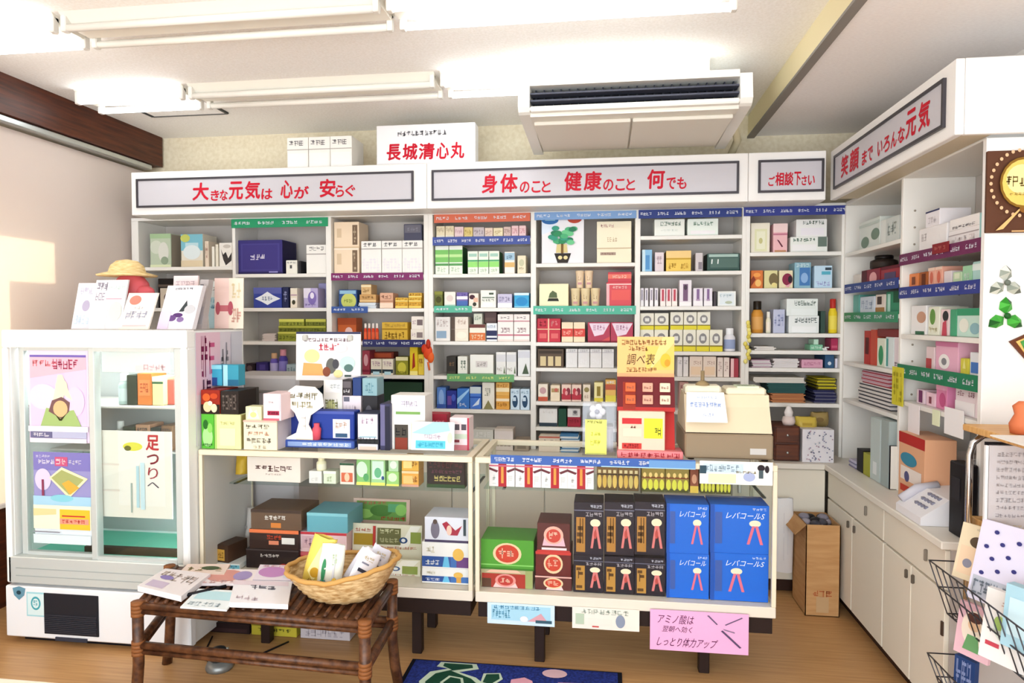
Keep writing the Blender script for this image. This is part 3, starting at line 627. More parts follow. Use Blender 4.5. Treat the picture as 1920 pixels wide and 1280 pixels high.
comp('above the green and yellow strip', bz('B4', 4), [
 ('c', 837, 855, 668, '2f2a24', 't .3 .5 .9 .7 8a6a4a 2;r .1 .1 .9 .2 4a4438', 'black carton', {}), ('c', 858, 876, 668, 'eceadf', 't .3 .3 .9 .8 7a8878 2;r 0 0 1 .1 5a9a8a', 'small white carton', {}),
 ('c', 881, 925, 665, 'f0eee6', 'r .25 .4 .75 .7 d8d0cc;t .3 .44 .7 .64 9a948e 3;r 0 0 1 .12 8aa888', 'wide white carton', {'d': .13}),
 ('c', 930, 969, 660, 'e8e6e2', 'r 0 .6 1 .9 d6d6da;p 6a7a5a .75 .1 .95 .1 .85 .42;t .1 .2 .6 .35 b0a89c 3', 'pale carton with plant print', {'n': 2, 'd': .13}), ('c', 971, 994, 656, 'e6e6e6', 'r 0 .7 1 .95 d4d4dc;p 4a5a44 .35 .08 .9 .08 .65 .5', 'taller pale carton with plant print', {'d': .13})])
comp('on blue carton shelf', bz('B4', 5), [
 ('c', 819, 836, 726, '5a86cf', 'e .5 .5 .3 .4 8fb4ea;r 0 0 1 .2 3a5aa8', 'light blue carton', {}), ('c', 837, 856, 732, '2a3590', 'r .1 .2 .5 .7 6a4a9a;e .7 .6 .2 .2 4a62c8', 'deep blue carton', {}),
 ('c', 857, 880, 728, '3f78c8', 'p 9ccaf2 0 .2 1 .9 1 1 0 .5;t .2 .1 .8 .3 dce8f4 3', 'blue carton with light sweep', {}), ('c', 881, 902, 725, '4a7ad0', 'r 0 .7 1 1 c8d4d8;p d8e8f8 .2 .1 .9 .5 .8 .2;r 0 .5 1 .56 1f4aa8', 'blue carton with grey top', {}),
 ('c', 904, 927, 717, 'ece6d8', 'p 8a8458 .1 0 .9 0 .5 .34;t .2 .5 .7 .8 a8a89a 3', 'tall white carton with leaf print', {}), ('c', 930, 955, 742, 'e6a84c', 'r 0 .6 1 .8 f6e2c0;t .1 .2 .9 .5 a86a1e 4', 'lower orange carton', {}), ('c', 930, 955, 717, 'eab25a', 'r 0 .3 1 .6 f8e4b8;t .1 .65 .9 .9 b8742a 4', 'upper orange carton', {'st': 1}),
 ('c', 957, 994, 729, 'cfe2f0', 'e .5 .4 .3 .3 2a4a6a;r .25 .42 .6 .6 cfe2f0;t .1 .78 .9 .92 7a9ab0 3', 'pale blue carton with dark crescent', {'n': 2, 'd': .12})])
comp('on worktop below blue cartons', ZT, [
 ('c', 887, 925, 806, 'd0cfc8', 'r .3 .05 .6 .5 6a8a78;t .1 .65 .9 .9 e8e6e2 4', 'grey carton with green print', {'in': -.1}), ('c', 927, 962, 804, 'd8ccc2', 'r 0 .5 1 .9 e6dcd8;t .1 .2 .9 .4 9a8878 4', 'greyish pink carton', {'in': -.1}), ('c', 964, 992, 824, 'a59684', 'r .2 .2 .8 .7 857868', 'low taupe carton', {'in': -.1})])
# -- bay with the tree picture
r = PY(1055, 490, YS+.02); q = PY(1095, 403, YS+.02); w = 2*(q.x-r.x); h = q.z-bz('B5', 0)
b = MB().box(-w/2, 0, 0, w/2, .012, h, 'eeecf0', c=.002)
b.art((-w/2, 0, 0), (w, 0, 0), (0, 0, h), 'p dfeaf8 0 1 .45 1 .3 .7 0 .6;e .2 .9 .2 .085 2f6aa8;e .78 .92 .17 .09 b8442e;r .08 .89 .32 .92 8ac0dc;r .66 .91 .9 .935 f0c0a0')
tr = random.Random(4)
spec = 'p d9c88a .34 .22 .62 .22 .6 .4 .36 .4;r .46 .2 .52 .45 7a5a2a;p 2e2620 .3 .21 .7 .21 .62 .01 .38 .01;e .44 .12 .05 .04 e9d9a0;e .57 .12 .05 .04 e9d9a0'
for i in range(26): spec += ';e %.2f %.2f .09 .05 %s' % (.5+tr.uniform(-.3, .3)*(1-.3*(i % 3 == 0)), .42+tr.uniform(0, .33), ['2f8a5a', '4fae78', '3a9a80', '6cc48a', '2a7a58'][i % 5])
b.art((-w/2, 0, 0), (w, 0, 0), (0, 0, h), spec, base=.003)
tag(b.build('picture_card', None, (r.x, YS+.02, bz('B5', 0)+.001)), 'white picture card of a green tree in black pot', 'picture')
T5 = 'in tree picture bay'
comp('beside the tree picture', bz('B5', 0), [('c', 1119, 1184, 466, 'f3e8cc', 'r .1 .55 .55 .75 b0988a;r 0 .0 1 .04 d8c8a8;t .14 .58 .5 .72 8a6a5a 5', 'lower cream carton', {'d': .16}), ('c', 1119, 1184, 415, 'f5ebcf', 't .12 .78 .5 .9 c08a8a 5;t .3 .25 .6 .42 c8b090 4;r 0 0 1 .03 d0b898', 'upper cream carton', {'st': 1, 'd': .16})])
comp('on the teal strip shelf', bz('B5', 1), [
 ('c', 1011, 1066, 532, 'f3edc6', 'p 2a2a22 .28 .28 .68 .28 .64 .4 .32 .4;p 5a6a48 .32 .42 .62 .42 .6 .62 .46 .72 .36 .6', 'cream carton with black dome emblem', {'d': .14}),
 ('k', 1070, 1126, 540, 'e6d2a8', '', 'lower cream cup', {'n': 3}), ('k', 1079, 1113, 507, 'ecd2b0', '', 'upper cream cup', {'n': 2, 'st': 1}),
 ('c', 1137, 1184, 529, 'd9505a', 'r 0 .9 1 .94 f3d4d0;r 0 0 .12 .9 eeb8bc;r .2 .3 .95 .7 e8625e;t .25 .75 .85 .86 f4c8c0 5', 'large red carton', {'d': .15}), ('c', 1140, 1184, 510, 'c8404e', 'r 0 .35 1 .8 ea7a68;t .2 .4 .8 .7 f6d8c8 5', 'flat red carton stacked', {'st': 1, 'd': .15})])
comp('below the teal strip', bz('B5', 2), [
 ('c', 1007, 1051, 618, 'c42a3e', 'r .46 0 .52 1 efc8a8;r .1 .3 .4 .7 e06a6a;r .6 .3 .9 .7 e06a6a', 'lower red gift carton', {'d': .14}), ('c', 1007, 1051, 597, 'c42a3e', 'r .46 0 .52 1 efc8a8;r 0 0 1 .08 efc8a8;t .1 .3 .4 .8 8a1424 2;t .6 .3 .9 .8 e08a8a 2', 'upper red gift carton', {'st': 1, 'd': .14}),
 ('c', 1053, 1098, 604, 'f3e0c0', 'r 0 .28 1 .68 d84a42;t .15 .36 .85 .6 f0a898 3', 'cream carton with red band', {'n': 2, 'd': .12}),
 ('c', 1102, 1188, 604, 'b8405a', 'p f2dcec .06 .95 .98 .95 .7 .4 .3 .3;t .25 .6 .8 .85 c890b0 4;p d85a5a .5 0 1 .3 1 0;r 0 0 1 .08 8a2438', 'crimson carton with white wedge', {'n': 2, 'd': .13})])
comp('on bottle shelf of tree picture bay', bz('B5', 3), [
 ('c', 1008, 1057, 654, '5a4634', 'r .1 .08 .32 .6 d8c496;r .4 .08 .6 .6 d8c496;r .68 .08 .9 .6 d8c496;r .05 .75 .95 .9 3e3024', 'brown carton with three cream bottles', {'d': .13}),
 ('c', 1061, 1152, 654, 'e6e3e2', 'r 0 .8 1 .84 c8c4c8;t .15 .85 .85 .97 b4b0b4 4;t .2 .2 .8 .5 eeecec 3', 'plain white carton', {'n': 4, 'd': .13})])
comp('on small red carton shelf', bz('B5', 4), [
 ('c', 1009, 1027, 720, 'f0e4d2', 'r 0 0 1 .25 c85a3e;e .5 .62 .35 .2 c8a0a0', 'cream carton with rust base', {}), ('c', 1032, 1050, 722, 'eedcc0', 'r .1 .55 .9 .8 b89a6a;e .6 .7 .2 .12 c86a5a', 'beige carton', {}),
 ('c', 1053, 1091, 721, 'ecd0c0', 'r 0 .1 1 .45 b83444;e .3 .6 .2 .2 c8404c;e .7 .6 .22 .22 8a3440;e .5 .5 .14 .14 eda0a0', 'carton with red flowers', {'n': 2, 'd': .1}), ('c', 1093, 1107, 721, 'efe0cc', 'e .5 .7 .35 .15 9a8a5a;t .2 .2 .8 .4 c8a890 2', 'narrow cream carton', {}),
 ('c', 1114, 1131, 717, 'f3e7a8', 'r .3 .3 .7 .8 9a8438;r 0 0 1 .2 e8d84a', 'yellow carton', {}), ('c', 1135, 1155, 712, 'f0c06a', 'r 0 .55 1 .8 c86448;r 0 0 1 .3 eedc58;t .1 .84 .9 .95 fff 3', 'orange and yellow carton', {})])
comp('behind the yellow notice', bz('B5', 5), [
 ('c', 1011, 1045, 766, 'f0eeec', 't .2 .75 .8 .9 e0dcd8 4;r 0 0 1 .2 32404c', 'tall white carton', {'d': .08}), ('s', 1047, 1062, 766, '24503c', '', 'dark green book', {'d': .15}), ('c', 1064, 1089, 782, 'a8283c', 't .1 .4 .9 .8 7a1424 4', 'dark red carton', {}), ('c', 1064, 1088, 766, 'ece6e4', 'r .4 .2 .8 .8 b8b4b4;e .6 .6 .14 .2 6a6468', 'white carton stacked', {'st': 1})])
comp('behind the showcase on worktop', ZT, [
 ('c', 1010, 1050, 818, 'e6d8c6', 't .1 .4 .4 .8 8a8078 2;t .55 .4 .9 .8 a89888 2;r 0 .9 1 1 c86a58', 'beige carton', {'in': -.1}), ('f', 1052, 1089, 816, 'e6eef2', '', 'folded blue and white cloth', {'alt': '4a86b8', 'in': -.1, 'd': .14, 'nm': 'folded_cloth', 'cat': 'cloth'})])
# -- bay above the register
comp('on top shelf above register', bz('B6', 0), [('c', 1227, 1284, 411, 'eef0e8', 't .2 .62 .9 .86 5a7a68 6;t .2 .3 .8 .4 c8d0c8 5', 'wide white carton with green print', {'d': .15}), ('c', 1289, 1347, 410, 'eaf2ea', 't .2 .6 .85 .82 4a7a60 6;r .1 .1 .9 .3 f2eef0', 'wide pale green carton', {'d': .15})])
comp('on second shelf above register', bz('B6', 1), [
 ('c', 1204, 1223, 468, '8cc0e4', 'r .35 .1 .75 .75 5a96cc;r 0 0 .3 1 cfe6f0', 'tall light blue carton', {}), ('c', 1228, 1245, 473, 'e2d4d8', 't .2 .4 .8 .8 b8a0a8 2', 'pale pink carton', {}),
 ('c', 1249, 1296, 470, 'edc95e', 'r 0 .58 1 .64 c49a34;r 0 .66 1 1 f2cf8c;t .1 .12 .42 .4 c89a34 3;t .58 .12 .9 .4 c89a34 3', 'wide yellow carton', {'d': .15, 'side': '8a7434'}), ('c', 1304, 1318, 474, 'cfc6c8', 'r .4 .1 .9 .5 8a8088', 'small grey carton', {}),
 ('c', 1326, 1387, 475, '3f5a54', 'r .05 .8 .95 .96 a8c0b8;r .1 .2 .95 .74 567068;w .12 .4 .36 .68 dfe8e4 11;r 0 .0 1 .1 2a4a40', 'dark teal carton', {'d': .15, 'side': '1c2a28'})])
TB = 'r .35 .35 .65 .95 8a6a98;r 0 0 1 .3 f4f0f2;r .3 .3 .7 .4 b49ab8'
comp('on third shelf above register', bz('B6', 2), [
 ('c', 1199, 1236, 540, 'e9e2e8', 'r .3 .35 .7 .9 9a94a4;r 0 0 1 .3 f6f2f4', 'slim white and grey carton', {'n': 4, 'd': .06}), ('c', 1238, 1271, 541, 'f0d8da', 'r .3 .3 .7 .95 c04a5a;r 0 0 1 .28 f8eee8', 'slim white and red carton', {'n': 3, 'd': .06}),
 ('c', 1274, 1297, 525, 'ece4ea', 'r .3 .2 .7 .85 7a5a78;e .5 .72 .14 .1 4a3a48;r 0 0 1 .16 f8f4f4', 'larger white and purple carton', {'d': .08}), ('c', 1300, 1318, 540, 'e9e0ea', TB, 'slim purple carton', {'n': 1, 'd': .06}), ('c', 1320, 1336, 540, 'e6dee8', TB, 'slim violet carton', {'d': .06}), ('c', 1338, 1343, 546, '4a4248', '', 'slim black carton', {'d': .06}),
 ('c', 1346, 1380, 546, 'eef0ec', 'r .1 .1 .9 .9 e2eaee;e .6 .25 .2 .1 b8c0a8;t .1 .6 .8 .8 a8c0c8 4', 'white carton with pale print', {'d': .08})])
YW_ = 'r 0 0 1 .22 e6d83a;r 0 .22 1 .28 8a7a2a;e .5 .6 .3 .24 8f8c8c;r .35 .5 .65 .7 e6e4de'
comp('on yellow base carton shelf', bz('B6', 3), [
 ('c', 1200, 1254, 618, 'eeead8', YW_, 'lower yellow based carton', {'n': 2, 'd': .13}), ('c', 1256, 1356, 618, 'eeead8', YW_, 'lower white and yellow carton', {'n': 4, 'd': .13}),
 ('c', 1200, 1255, 587, 'ece8d8', YW_, 'upper yellow based carton', {'n': 2, 'd': .13, 'st': 1}), ('c', 1257, 1333, 585, 'ece8d8', YW_, 'upper white and yellow carton', {'n': 3, 'd': .13, 'st': 1}),
 ('b', 1359, 1381, 615, 'eceaf0', '', 'white bottle with blue label', {'cap': 'f4f4f6', 'lab': '9aa8cc'})])
comp('directly behind the register', bz('B6', 4), [
 ('c', 1270, 1292, 669, 'ece6e4', 't .2 .6 .8 .85 b0a8a8 3', 'whitish carton', {'n': 2, 'd': .12}), ('c', 1293, 1344, 668, 'f2e0d0', 't .3 .6 .9 .78 c0a090 4;r .1 .1 .9 .5 f4d8b8', 'peach white carton', {'n': 2, 'd': .12}), ('c', 1345, 1369, 670, 'f0e2d8', 't .2 .3 .8 .8 c8b0a8 2', 'cream carton', {'n': 2, 'd': .12}), ('c', 1370, 1385, 672, 'a83a48', 'r 0 0 .4 1 f0c8c8', 'red carton', {'d': .12})])
comp('half hidden behind register', bz('B6', 5), [('c', 1274, 1291, 716, 'd8a8a0', A('b88', '855', 2), 'small pink carton', {})])
# -- corner bay
comp('on top shelf of corner bay', bz('B7', 0), [
 ('c', 1408, 1444, 418, 'efe8d6', 'r .2 .05 .85 .8 e3e2b8;r .3 .12 .75 .72 ecebd0;e .52 .4 .1 .1 c8c48a', 'tall cream carton with green frame', {'d': .14}), ('c', 1450, 1477, 419, 'eebcc0', 'r 0 .6 1 .66 c87a90;p 6a3040 .25 .45 .4 .42 .7 .2 .6 .18;r .1 0 .9 .08 c8906a;r 0 .7 1 1 f3d6d4', 'pink carton with dark brush mark', {'d': .12}),
 ('c', 1482, 1552, 444, 'eef0ea', 'r .74 .35 .98 1 6a7a70;t .08 .68 .68 .92 3f6a50 7;r .05 .1 .7 .5 f4f2f2', 'lower white carton with green print', {'d': .15}), ('c', 1493, 1551, 411, 'f0f0ee', 't .22 .7 .92 .92 3a5a48 7;r .15 .1 .9 .5 f0ecf2', 'upper white carton with green print', {'d': .15, 'st': 1})])
comp('on second shelf of corner bay', bz('B7', 1), [
 ('c', 1408, 1431, 507, 'd8783a', 'p 8a3a24 0 .1 .4 .5 .2 .7 0 .5;e .6 .3 .25 .2 f3c070;e .5 .75 .3 .12 f0a050', 'orange carton', {}), ('c', 1433, 1458, 507, 'dcd49c', 'e .7 .5 .35 .35 7a6a48;e .75 .2 .2 .12 e8d890', 'straw carton with brown oval', {}), ('c', 1461, 1487, 507, 'e9dcb8', 'e .6 .5 .38 .34 8a2a48;e .8 .5 .16 .2 30202a;p e8a8b0 .4 .1 .9 .3 .7 .05', 'cream carton with crimson oval', {}),
 ('c', 1490, 1521, 492, '8fb8c8', 'r .3 .1 .95 .8 4a7cb8;e .6 .4 .22 .2 8fb4e0;t .1 .82 .9 .96 d8ecf0 4', 'steel blue carton', {'d': .13}), ('c', 1527, 1561, 498, 'c4dff2', 'r .4 .6 .9 .75 5ab0c8;r .6 .8 .95 .92 3a4a58;t .1 .1 .9 .3 a8a8d8 4', 'pale sky carton', {'d': .13})])
comp('on third shelf of corner bay', bz('B7', 2), [
 ('b', 1411, 1434, 564, 'd8963e', '', 'amber bottle with black cap', {'cap': '2a2018', 'lab': 'e0a860'}), ('b', 1437, 1447, 584, 'e8e4cc', '', 'thin cream bottle', {'cap': 'f0ece0'}), ('c', 1450, 1472, 580, 'c0c4dc', 't .1 .3 .9 .8 98a0c8 3', 'pale lavender carton', {}),
 ('c', 1479, 1536, 592, 'ecf0ee', 't .2 .6 .95 .9 4a5a58 7;r .1 .05 .9 .4 f4f6f6', 'lower white carton with dark print', {'d': .15}), ('c', 1475, 1534, 560, 'eaf0ec', 't .25 .6 .95 .9 4a6258 7;r .15 .05 .9 .4 eef4f2', 'upper white carton with dark print', {'d': .15, 'st': 1}), ('c', 1539, 1548, 583, '3a5048', '', 'narrow dark green carton', {}),
 ('b', 1556, 1576, 560, 'ecd02e', '', 'yellow bottle with red cap', {'cap': 'b83028', 'lab': 'f0dc5a'})])
comp('on low fourth shelf of corner bay', bz('B7', 3), [
 ('f', 1416, 1456, 649, 'ece6e0', '', 'thin white papers', {'d': .18}), ('c', 1519, 1543, 646, '7fbf9c', 't .1 .3 .9 .7 d8eee0 3', 'flat mint carton', {}), ('c', 1526, 1535, 636, 'bfe0cc', '', 'tiny pale green carton', {'st': 1}), ('f', 1544, 1555, 650, 'f4f0f0', '', 'folded white leaflet', {'d': .1}), ('c', 1558, 1577, 634, 'a83458', 'r .1 .2 .9 .4 c85a78', 'magenta carton', {})])
comp('on fifth shelf of corner bay', bz('B7', 4), [
 ('f', 1410, 1448, 674, 'e3dadc', '', 'grey white paper stack', {'d': .2, 'alt': 'c8a8b8'}), ('f', 1450, 1500, 672, 'eae4e4', '', 'taller white paper stack', {'d': .2}), ('c', 1503, 1543, 674, 'dba4ba', 't .1 .3 .9 .7 b8708c 5', 'flat pink carton', {}), ('s', 1547, 1564, 665, '34587e', 'e .5 .35 .2 .14 d8e4ee', 'dark blue binder', {'nm': 'binder', 'd': .2}), ('c', 1566, 1576, 672, 'dcd8e8', '', 'pale lavender pack', {})])
comp('on folder shelf of corner bay', bz('B7', 5), [
 ('f', 1446, 1511, 737, 'b8764e', '', 'orange brown folder pile', {'d': .22, 'alt': 'c88a58', 'nm': 'folder_pile'}), ('f', 1440, 1513, 718, '2f5a58', '', 'dark teal folder pile', {'d': .22, 'st': 1, 'nm': 'folder_pile'}), ('f', 1414, 1512, 707, 'e9e4da', '', 'white board of papers', {'d': .2, 'st': 1}),
 ('f', 1527, 1577, 731, '2e3058', '', 'navy folder pile', {'d': .22, 'alt': '6a6a80', 'nm': 'folder_pile'}), ('f', 1533, 1577, 709, 'c9bc2c', '', 'yellow folder pile', {'d': .22, 'st': 1, 'nm': 'folder_pile', 'alt': '4a4620'})])
# -- right hand shelving
RP = 'right'
comp('on top shelf of far side bay', RL['far'][0], [('c', 1612, 1650, 412, 'dfe6e0', 'e .3 .25 .2 .2 7a9080;e .8 .45 .2 .2 7a9080;r 0 .8 1 .9 c8d4cc', 'pale grey green carton', {'d': .16}), ('c', 1652, 1686, 408, 'd4dad6', 'r 0 0 .3 1 e8ece8;t .4 .3 .9 .8 a8b4b0 3', 'grey white carton', {'d': .16})], RP)
comp('above far blue strip', RL['far'][1], [('c', 1600, 1613, 515, 'e2d8ce', '', 'pale beige carton', {}), ('c', 1616, 1650, 505, '8e2a34', 'r 0 0 .3 1 5a2024;e .65 .4 .2 .4 f0b0b0', 'red carton with pale figure', {'d': .14}), ('c', 1652, 1688, 498, 'a03038', 'r 0 .8 1 1 6a1c28;r .2 .2 .8 .6 5a4a6a', 'dark red carton', {'d': .14}), ('b', 1624, 1642, 479, '2c2420', '', 'small black bottle', {'st': 1, 'cap': '1c1614', 'lab': '3a302a'})], RP)
comp('above far green strip', RL['far'][2], [('c', 1600, 1611, 553, '6ab0a4', '', 'teal carton', {}), ('c', 1613, 1640, 556, 'd8e2ee', 't .1 .3 .9 .8 a8b8d0 3', 'white and blue carton', {}), ('c', 1642, 1659, 552, 'eee0d4', 'r 0 0 1 .35 b0834e;r .2 .5 .7 .9 4a3a34', 'white and brown carton', {}), ('c', 1662, 1690, 546, '2f8e68', 'r .1 .1 .3 .9 b8e4d4;r .5 .5 1 1 1f5a3c', 'green carton', {'d': .14})], RP)
comp('on red book shelf of far side bay', RL['far'][3], [('s', 1621, 1632, 620, 'b83a34', 'r .2 .3 .8 .8 5a1a1a', 'red book', {'d': .16}), ('s', 1633, 1643, 618, 'c8503e', '', 'orange red book', {'d': .16}), ('c', 1645, 1660, 634, 'e6ecda', 'e .5 .4 .3 .35 3f9a68', 'white carton with green oval', {}), ('c', 1661, 1676, 632, 'e2eef0', 'r .1 .05 .35 .95 5aa8a0', 'white carton with teal edge', {}), ('c', 1677, 1692, 632, 'ecdfe6', 't .1 .1 .9 .25 7a6a70 2', 'pinkish white carton', {}), ('c', 1645, 1690, 617, '7a1c20', '', 'long dark red carton', {'st': 1})], RP)
comp('on paper shelf beside yellow sheet', RL['far'][4], [('f', 1610, 1672, 722, 'e6e0de', '', 'uneven pile of white papers', {'d': .22, 'alt': '4a4a52'}), ('f', 1616, 1668, 697, 'd8b8c4', '', 'pile of pinkish papers', {'d': .2, 'st': 1, 'alt': 'b84a5a'})], RP)
comp('on top shelf of near side bay', RL['near'][0], [('c', 1724, 1776, 424, 'f2eeee', 't .1 .5 .3 .8 c8c0c0 2', 'white carton', {'d': .15}), ('c', 1736, 1762, 394, 'f0ecf0', 'r 0 .9 1 1 3a3f68;t .2 .2 .8 .6 d0c8cc 3', 'white carton with navy top edge', {'st': 1, 'd': .12}), ('c', 1779, 1836, 428, 'f0eaea', 'r 0 .7 1 .76 b0a4a4;t .1 .3 .9 .6 d8cccc 4', 'wide white carton', {'d': .15}), ('c', 1781, 1836, 406, 'f2eeec', 't .1 .1 .9 .35 6a6468 7', 'flat white carton stacked', {'st': 1, 'd': .15}), ('c', 1837, 1845, 398, '9cd0d0', '', 'narrow aqua carton', {})], RP)
comp('above near blue strip', RL['near'][1], [('c', 1705, 1722, 513, 'e88a50', 'r .3 .3 .7 .8 7a3a20', 'orange carton', {}), ('c', 1724, 1739, 510, 'b0602e', 'r .3 .2 .8 .9 6a3014', 'brown orange carton', {}), ('c', 1741, 1768, 502, 'eeb09a', 'e .5 .5 .25 .3 d8705a;r 0 .86 1 1 f6d8c4', 'peach carton', {'n': 2, 'd': .1}), ('c', 1770, 1784, 508, 'e6dadc', '', 'pale pink carton', {}), ('c', 1787, 1803, 510, 'c8e0b8', 'r .2 .5 .8 .9 e8eed0', 'small lime white carton', {}), ('c', 1805, 1822, 498, 'a4d4ac', 't .2 .2 .8 .6 e0f0e0 2', 'mint carton', {}), ('c', 1824, 1842, 490, 'b8e0da', 'r 0 .6 1 .9 e8f4f0', 'aqua carton', {})], RP)
comp('on leaf picture shelf', RL['near'][2], [('c', 1709, 1737, 573, 'f0eeee', 'r .3 0 .9 .12 3a6a50;e .7 .6 .3 .2 c89a80', 'white carton', {'d': .13}), ('c', 1741, 1762, 575, 'eef0de', 'e .4 .65 .25 .28 6a9a4a;t .1 .1 .9 .3 d0c8a0 3', 'white carton with green leaf', {}), ('c', 1764, 1780, 580, 'ead0d2', 'e .6 .75 .35 .2 2f3034;p c84a5e .2 0 .8 0 .7 .6 .3 .5', 'white carton with crimson figure', {}), ('c', 1782, 1794, 580, '4aa47a', '', 'green carton', {}), ('c', 1795, 1842, 578, 'c8e6da', 'r 0 .75 1 1 3a9a70;e .3 .4 .2 .25 eef0e4;e .75 .3 .2 .2 8fb8c0', 'large mint carton', {'d': .14})], RP)
comp('above near green strip', RL['near'][3], [('c', 1737, 1752, 650, 'e6d0d2', 'r 0 0 .7 .5 b84a4e', 'pinkish carton', {}), ('c', 1755, 1797, 641, 'ecb4cc', 'e .4 .35 .25 .25 f6f2f0;e .4 .35 .12 .12 8a8a90;r 0 .85 1 1 d884ac', 'pink carton with white ring', {'d': .14}), ('c', 1799, 1820, 648, 'e9dbe2', '', 'pale pink white carton', {'d': .08, 'in': .15}), ('c', 1801, 1816, 672, 'd8cf4a', 'p f0e890 .3 .4 .5 1 .7 .4', 'yellow carton', {}), ('c', 1819, 1841, 661, 'e6e8ec', 'r .1 .15 .9 .6 4a78c0', 'white and blue carton', {})], RP)
comp('on pink carton shelf', RL['near'][4], [('c', 1719, 1733, 730, 'ead2dc', 'r .3 .1 .8 .95 7a3a68', 'pink and plum carton', {}), ('c', 1737, 1754, 736, 'eecad8', 'r .3 .2 .6 .7 8a4a58', 'pale pink carton', {}), ('c', 1756, 1776, 722, 'e48cb4', 'e .6 .4 .3 .3 c85a8a;r 0 .8 1 1 f0b0cc', 'bright pink carton', {}), ('c', 1778, 1790, 730, 'a86a38', '', 'brown carton', {'in': .14, 'd': .08}), ('c', 1792, 1834, 728, 'f0dfe4', 't .1 .7 .42 .88 8a4a5a 3;t .58 .7 .9 .88 8a4a5a 3;r 0 .05 .9 .5 f6f0f0', 'white carton with two plum prints', {'d': .13})], RP)
# ================================================================ GLASS SHOWCASES
CY0, CY1, CZ = 2.85, 3.3, .91      # front, back, top of the counters
def local(px, py, y): return PY(px, py, y)
def showcase(label, x0, x1, zshelf, opaque_left):
    ox = (x0+x1)/2; r = empty('glass_showcase', (ox, CY0, 0), label, 'showcase')
    def P(nm, a, b_, m, c=.0): return at(MB().box(a[0]-ox, a[1]-CY0, a[2], b_[0]-ox, b_[1]-CY0, b_[2], m, c=c), r, nm)
    FR = M('e9ddc4', .4)
    P('base_panel', (x0, CY0, .285), (x1, CY1, .33), M('e6dccd', .45), .003); P('apron', (x0+.01, CY0+.015, .215), (x1-.01, CY1-.01, .285), DARK, .002)
    for xx in (x0+.27, x1-.27):
        for yy in (CY0+.1, CY1-.09): P('leg', (xx-.022, yy-.022, 0), (xx+.022, yy+.022, .215), DARK, .003)
    for xx in (x0, x1-.018):
        for yy in (CY0, CY1-.018): P('post', (xx, yy, .33), (xx+.018, yy+.018, CZ-.024), FR, .002)
    b = MB().box(x0-ox, 0, CZ-.024, x1-ox, .03, CZ, FR, c=.002).box(x0-ox, CY1-CY0-.03, CZ-.024, x1-ox, CY1-CY0, CZ, FR, c=.002)
    b.box(x0-ox, .03, CZ-.024, x0-ox+.03, CY1-CY0-.03, CZ, FR).box(x1-ox-.03, .03, CZ-.024, x1-ox, CY1-CY0-.03, CZ, FR); at(b, r, 'top_frame')
    P('top_pane', (x0+.028, CY0+.028, CZ-.012), (x1-.028, CY1-.028, CZ-.004), GLASS)
    P('front_pane', (x0+.018, CY0+.004, .33), (x1-.018, CY0+.009, CZ-.024), GLASS)
    P('side_pane', (x1-.012, CY0+.018, .33), (x1-.007, CY1-.018, CZ-.024), GLASS)
    if opaque_left: P('side_panel', (x0+.003, CY0+.018, .33), (x0+.016, CY1-.018, CZ-.024), M('d8d4d0', .5))
    else: P('side_pane', (x0+.007, CY0+.018, .33), (x0+.012, CY1-.018, CZ-.024), GLASS)
    P('glass_shelf', (x0+.09 if opaque_left else x0+.02, CY0+.1, zshelf-.006), (x1-.02, CY1-.02, zshelf), SHELFGLASS)
    for xx in (x0+.1, x1-.03): P('bracket', (xx, CY0+.12, zshelf-.012), (xx+.012, CY1-.03, zshelf-.0065), M('555', .4, .6))
    return r
LX0, LX1, RX0, RX1 = -1.824, -.562, -.55, .69
ZL = PY(600, 908, CY0+.12).z; ZR = PY(1100, 918, CY0+.12).z
showcase('glass showcase counter next to the white refrigerator', LX0, LX1, ZL, True)
showcase('glass showcase counter carrying the cash register', RX0, RX1, ZR, False)
ZBASE = .331
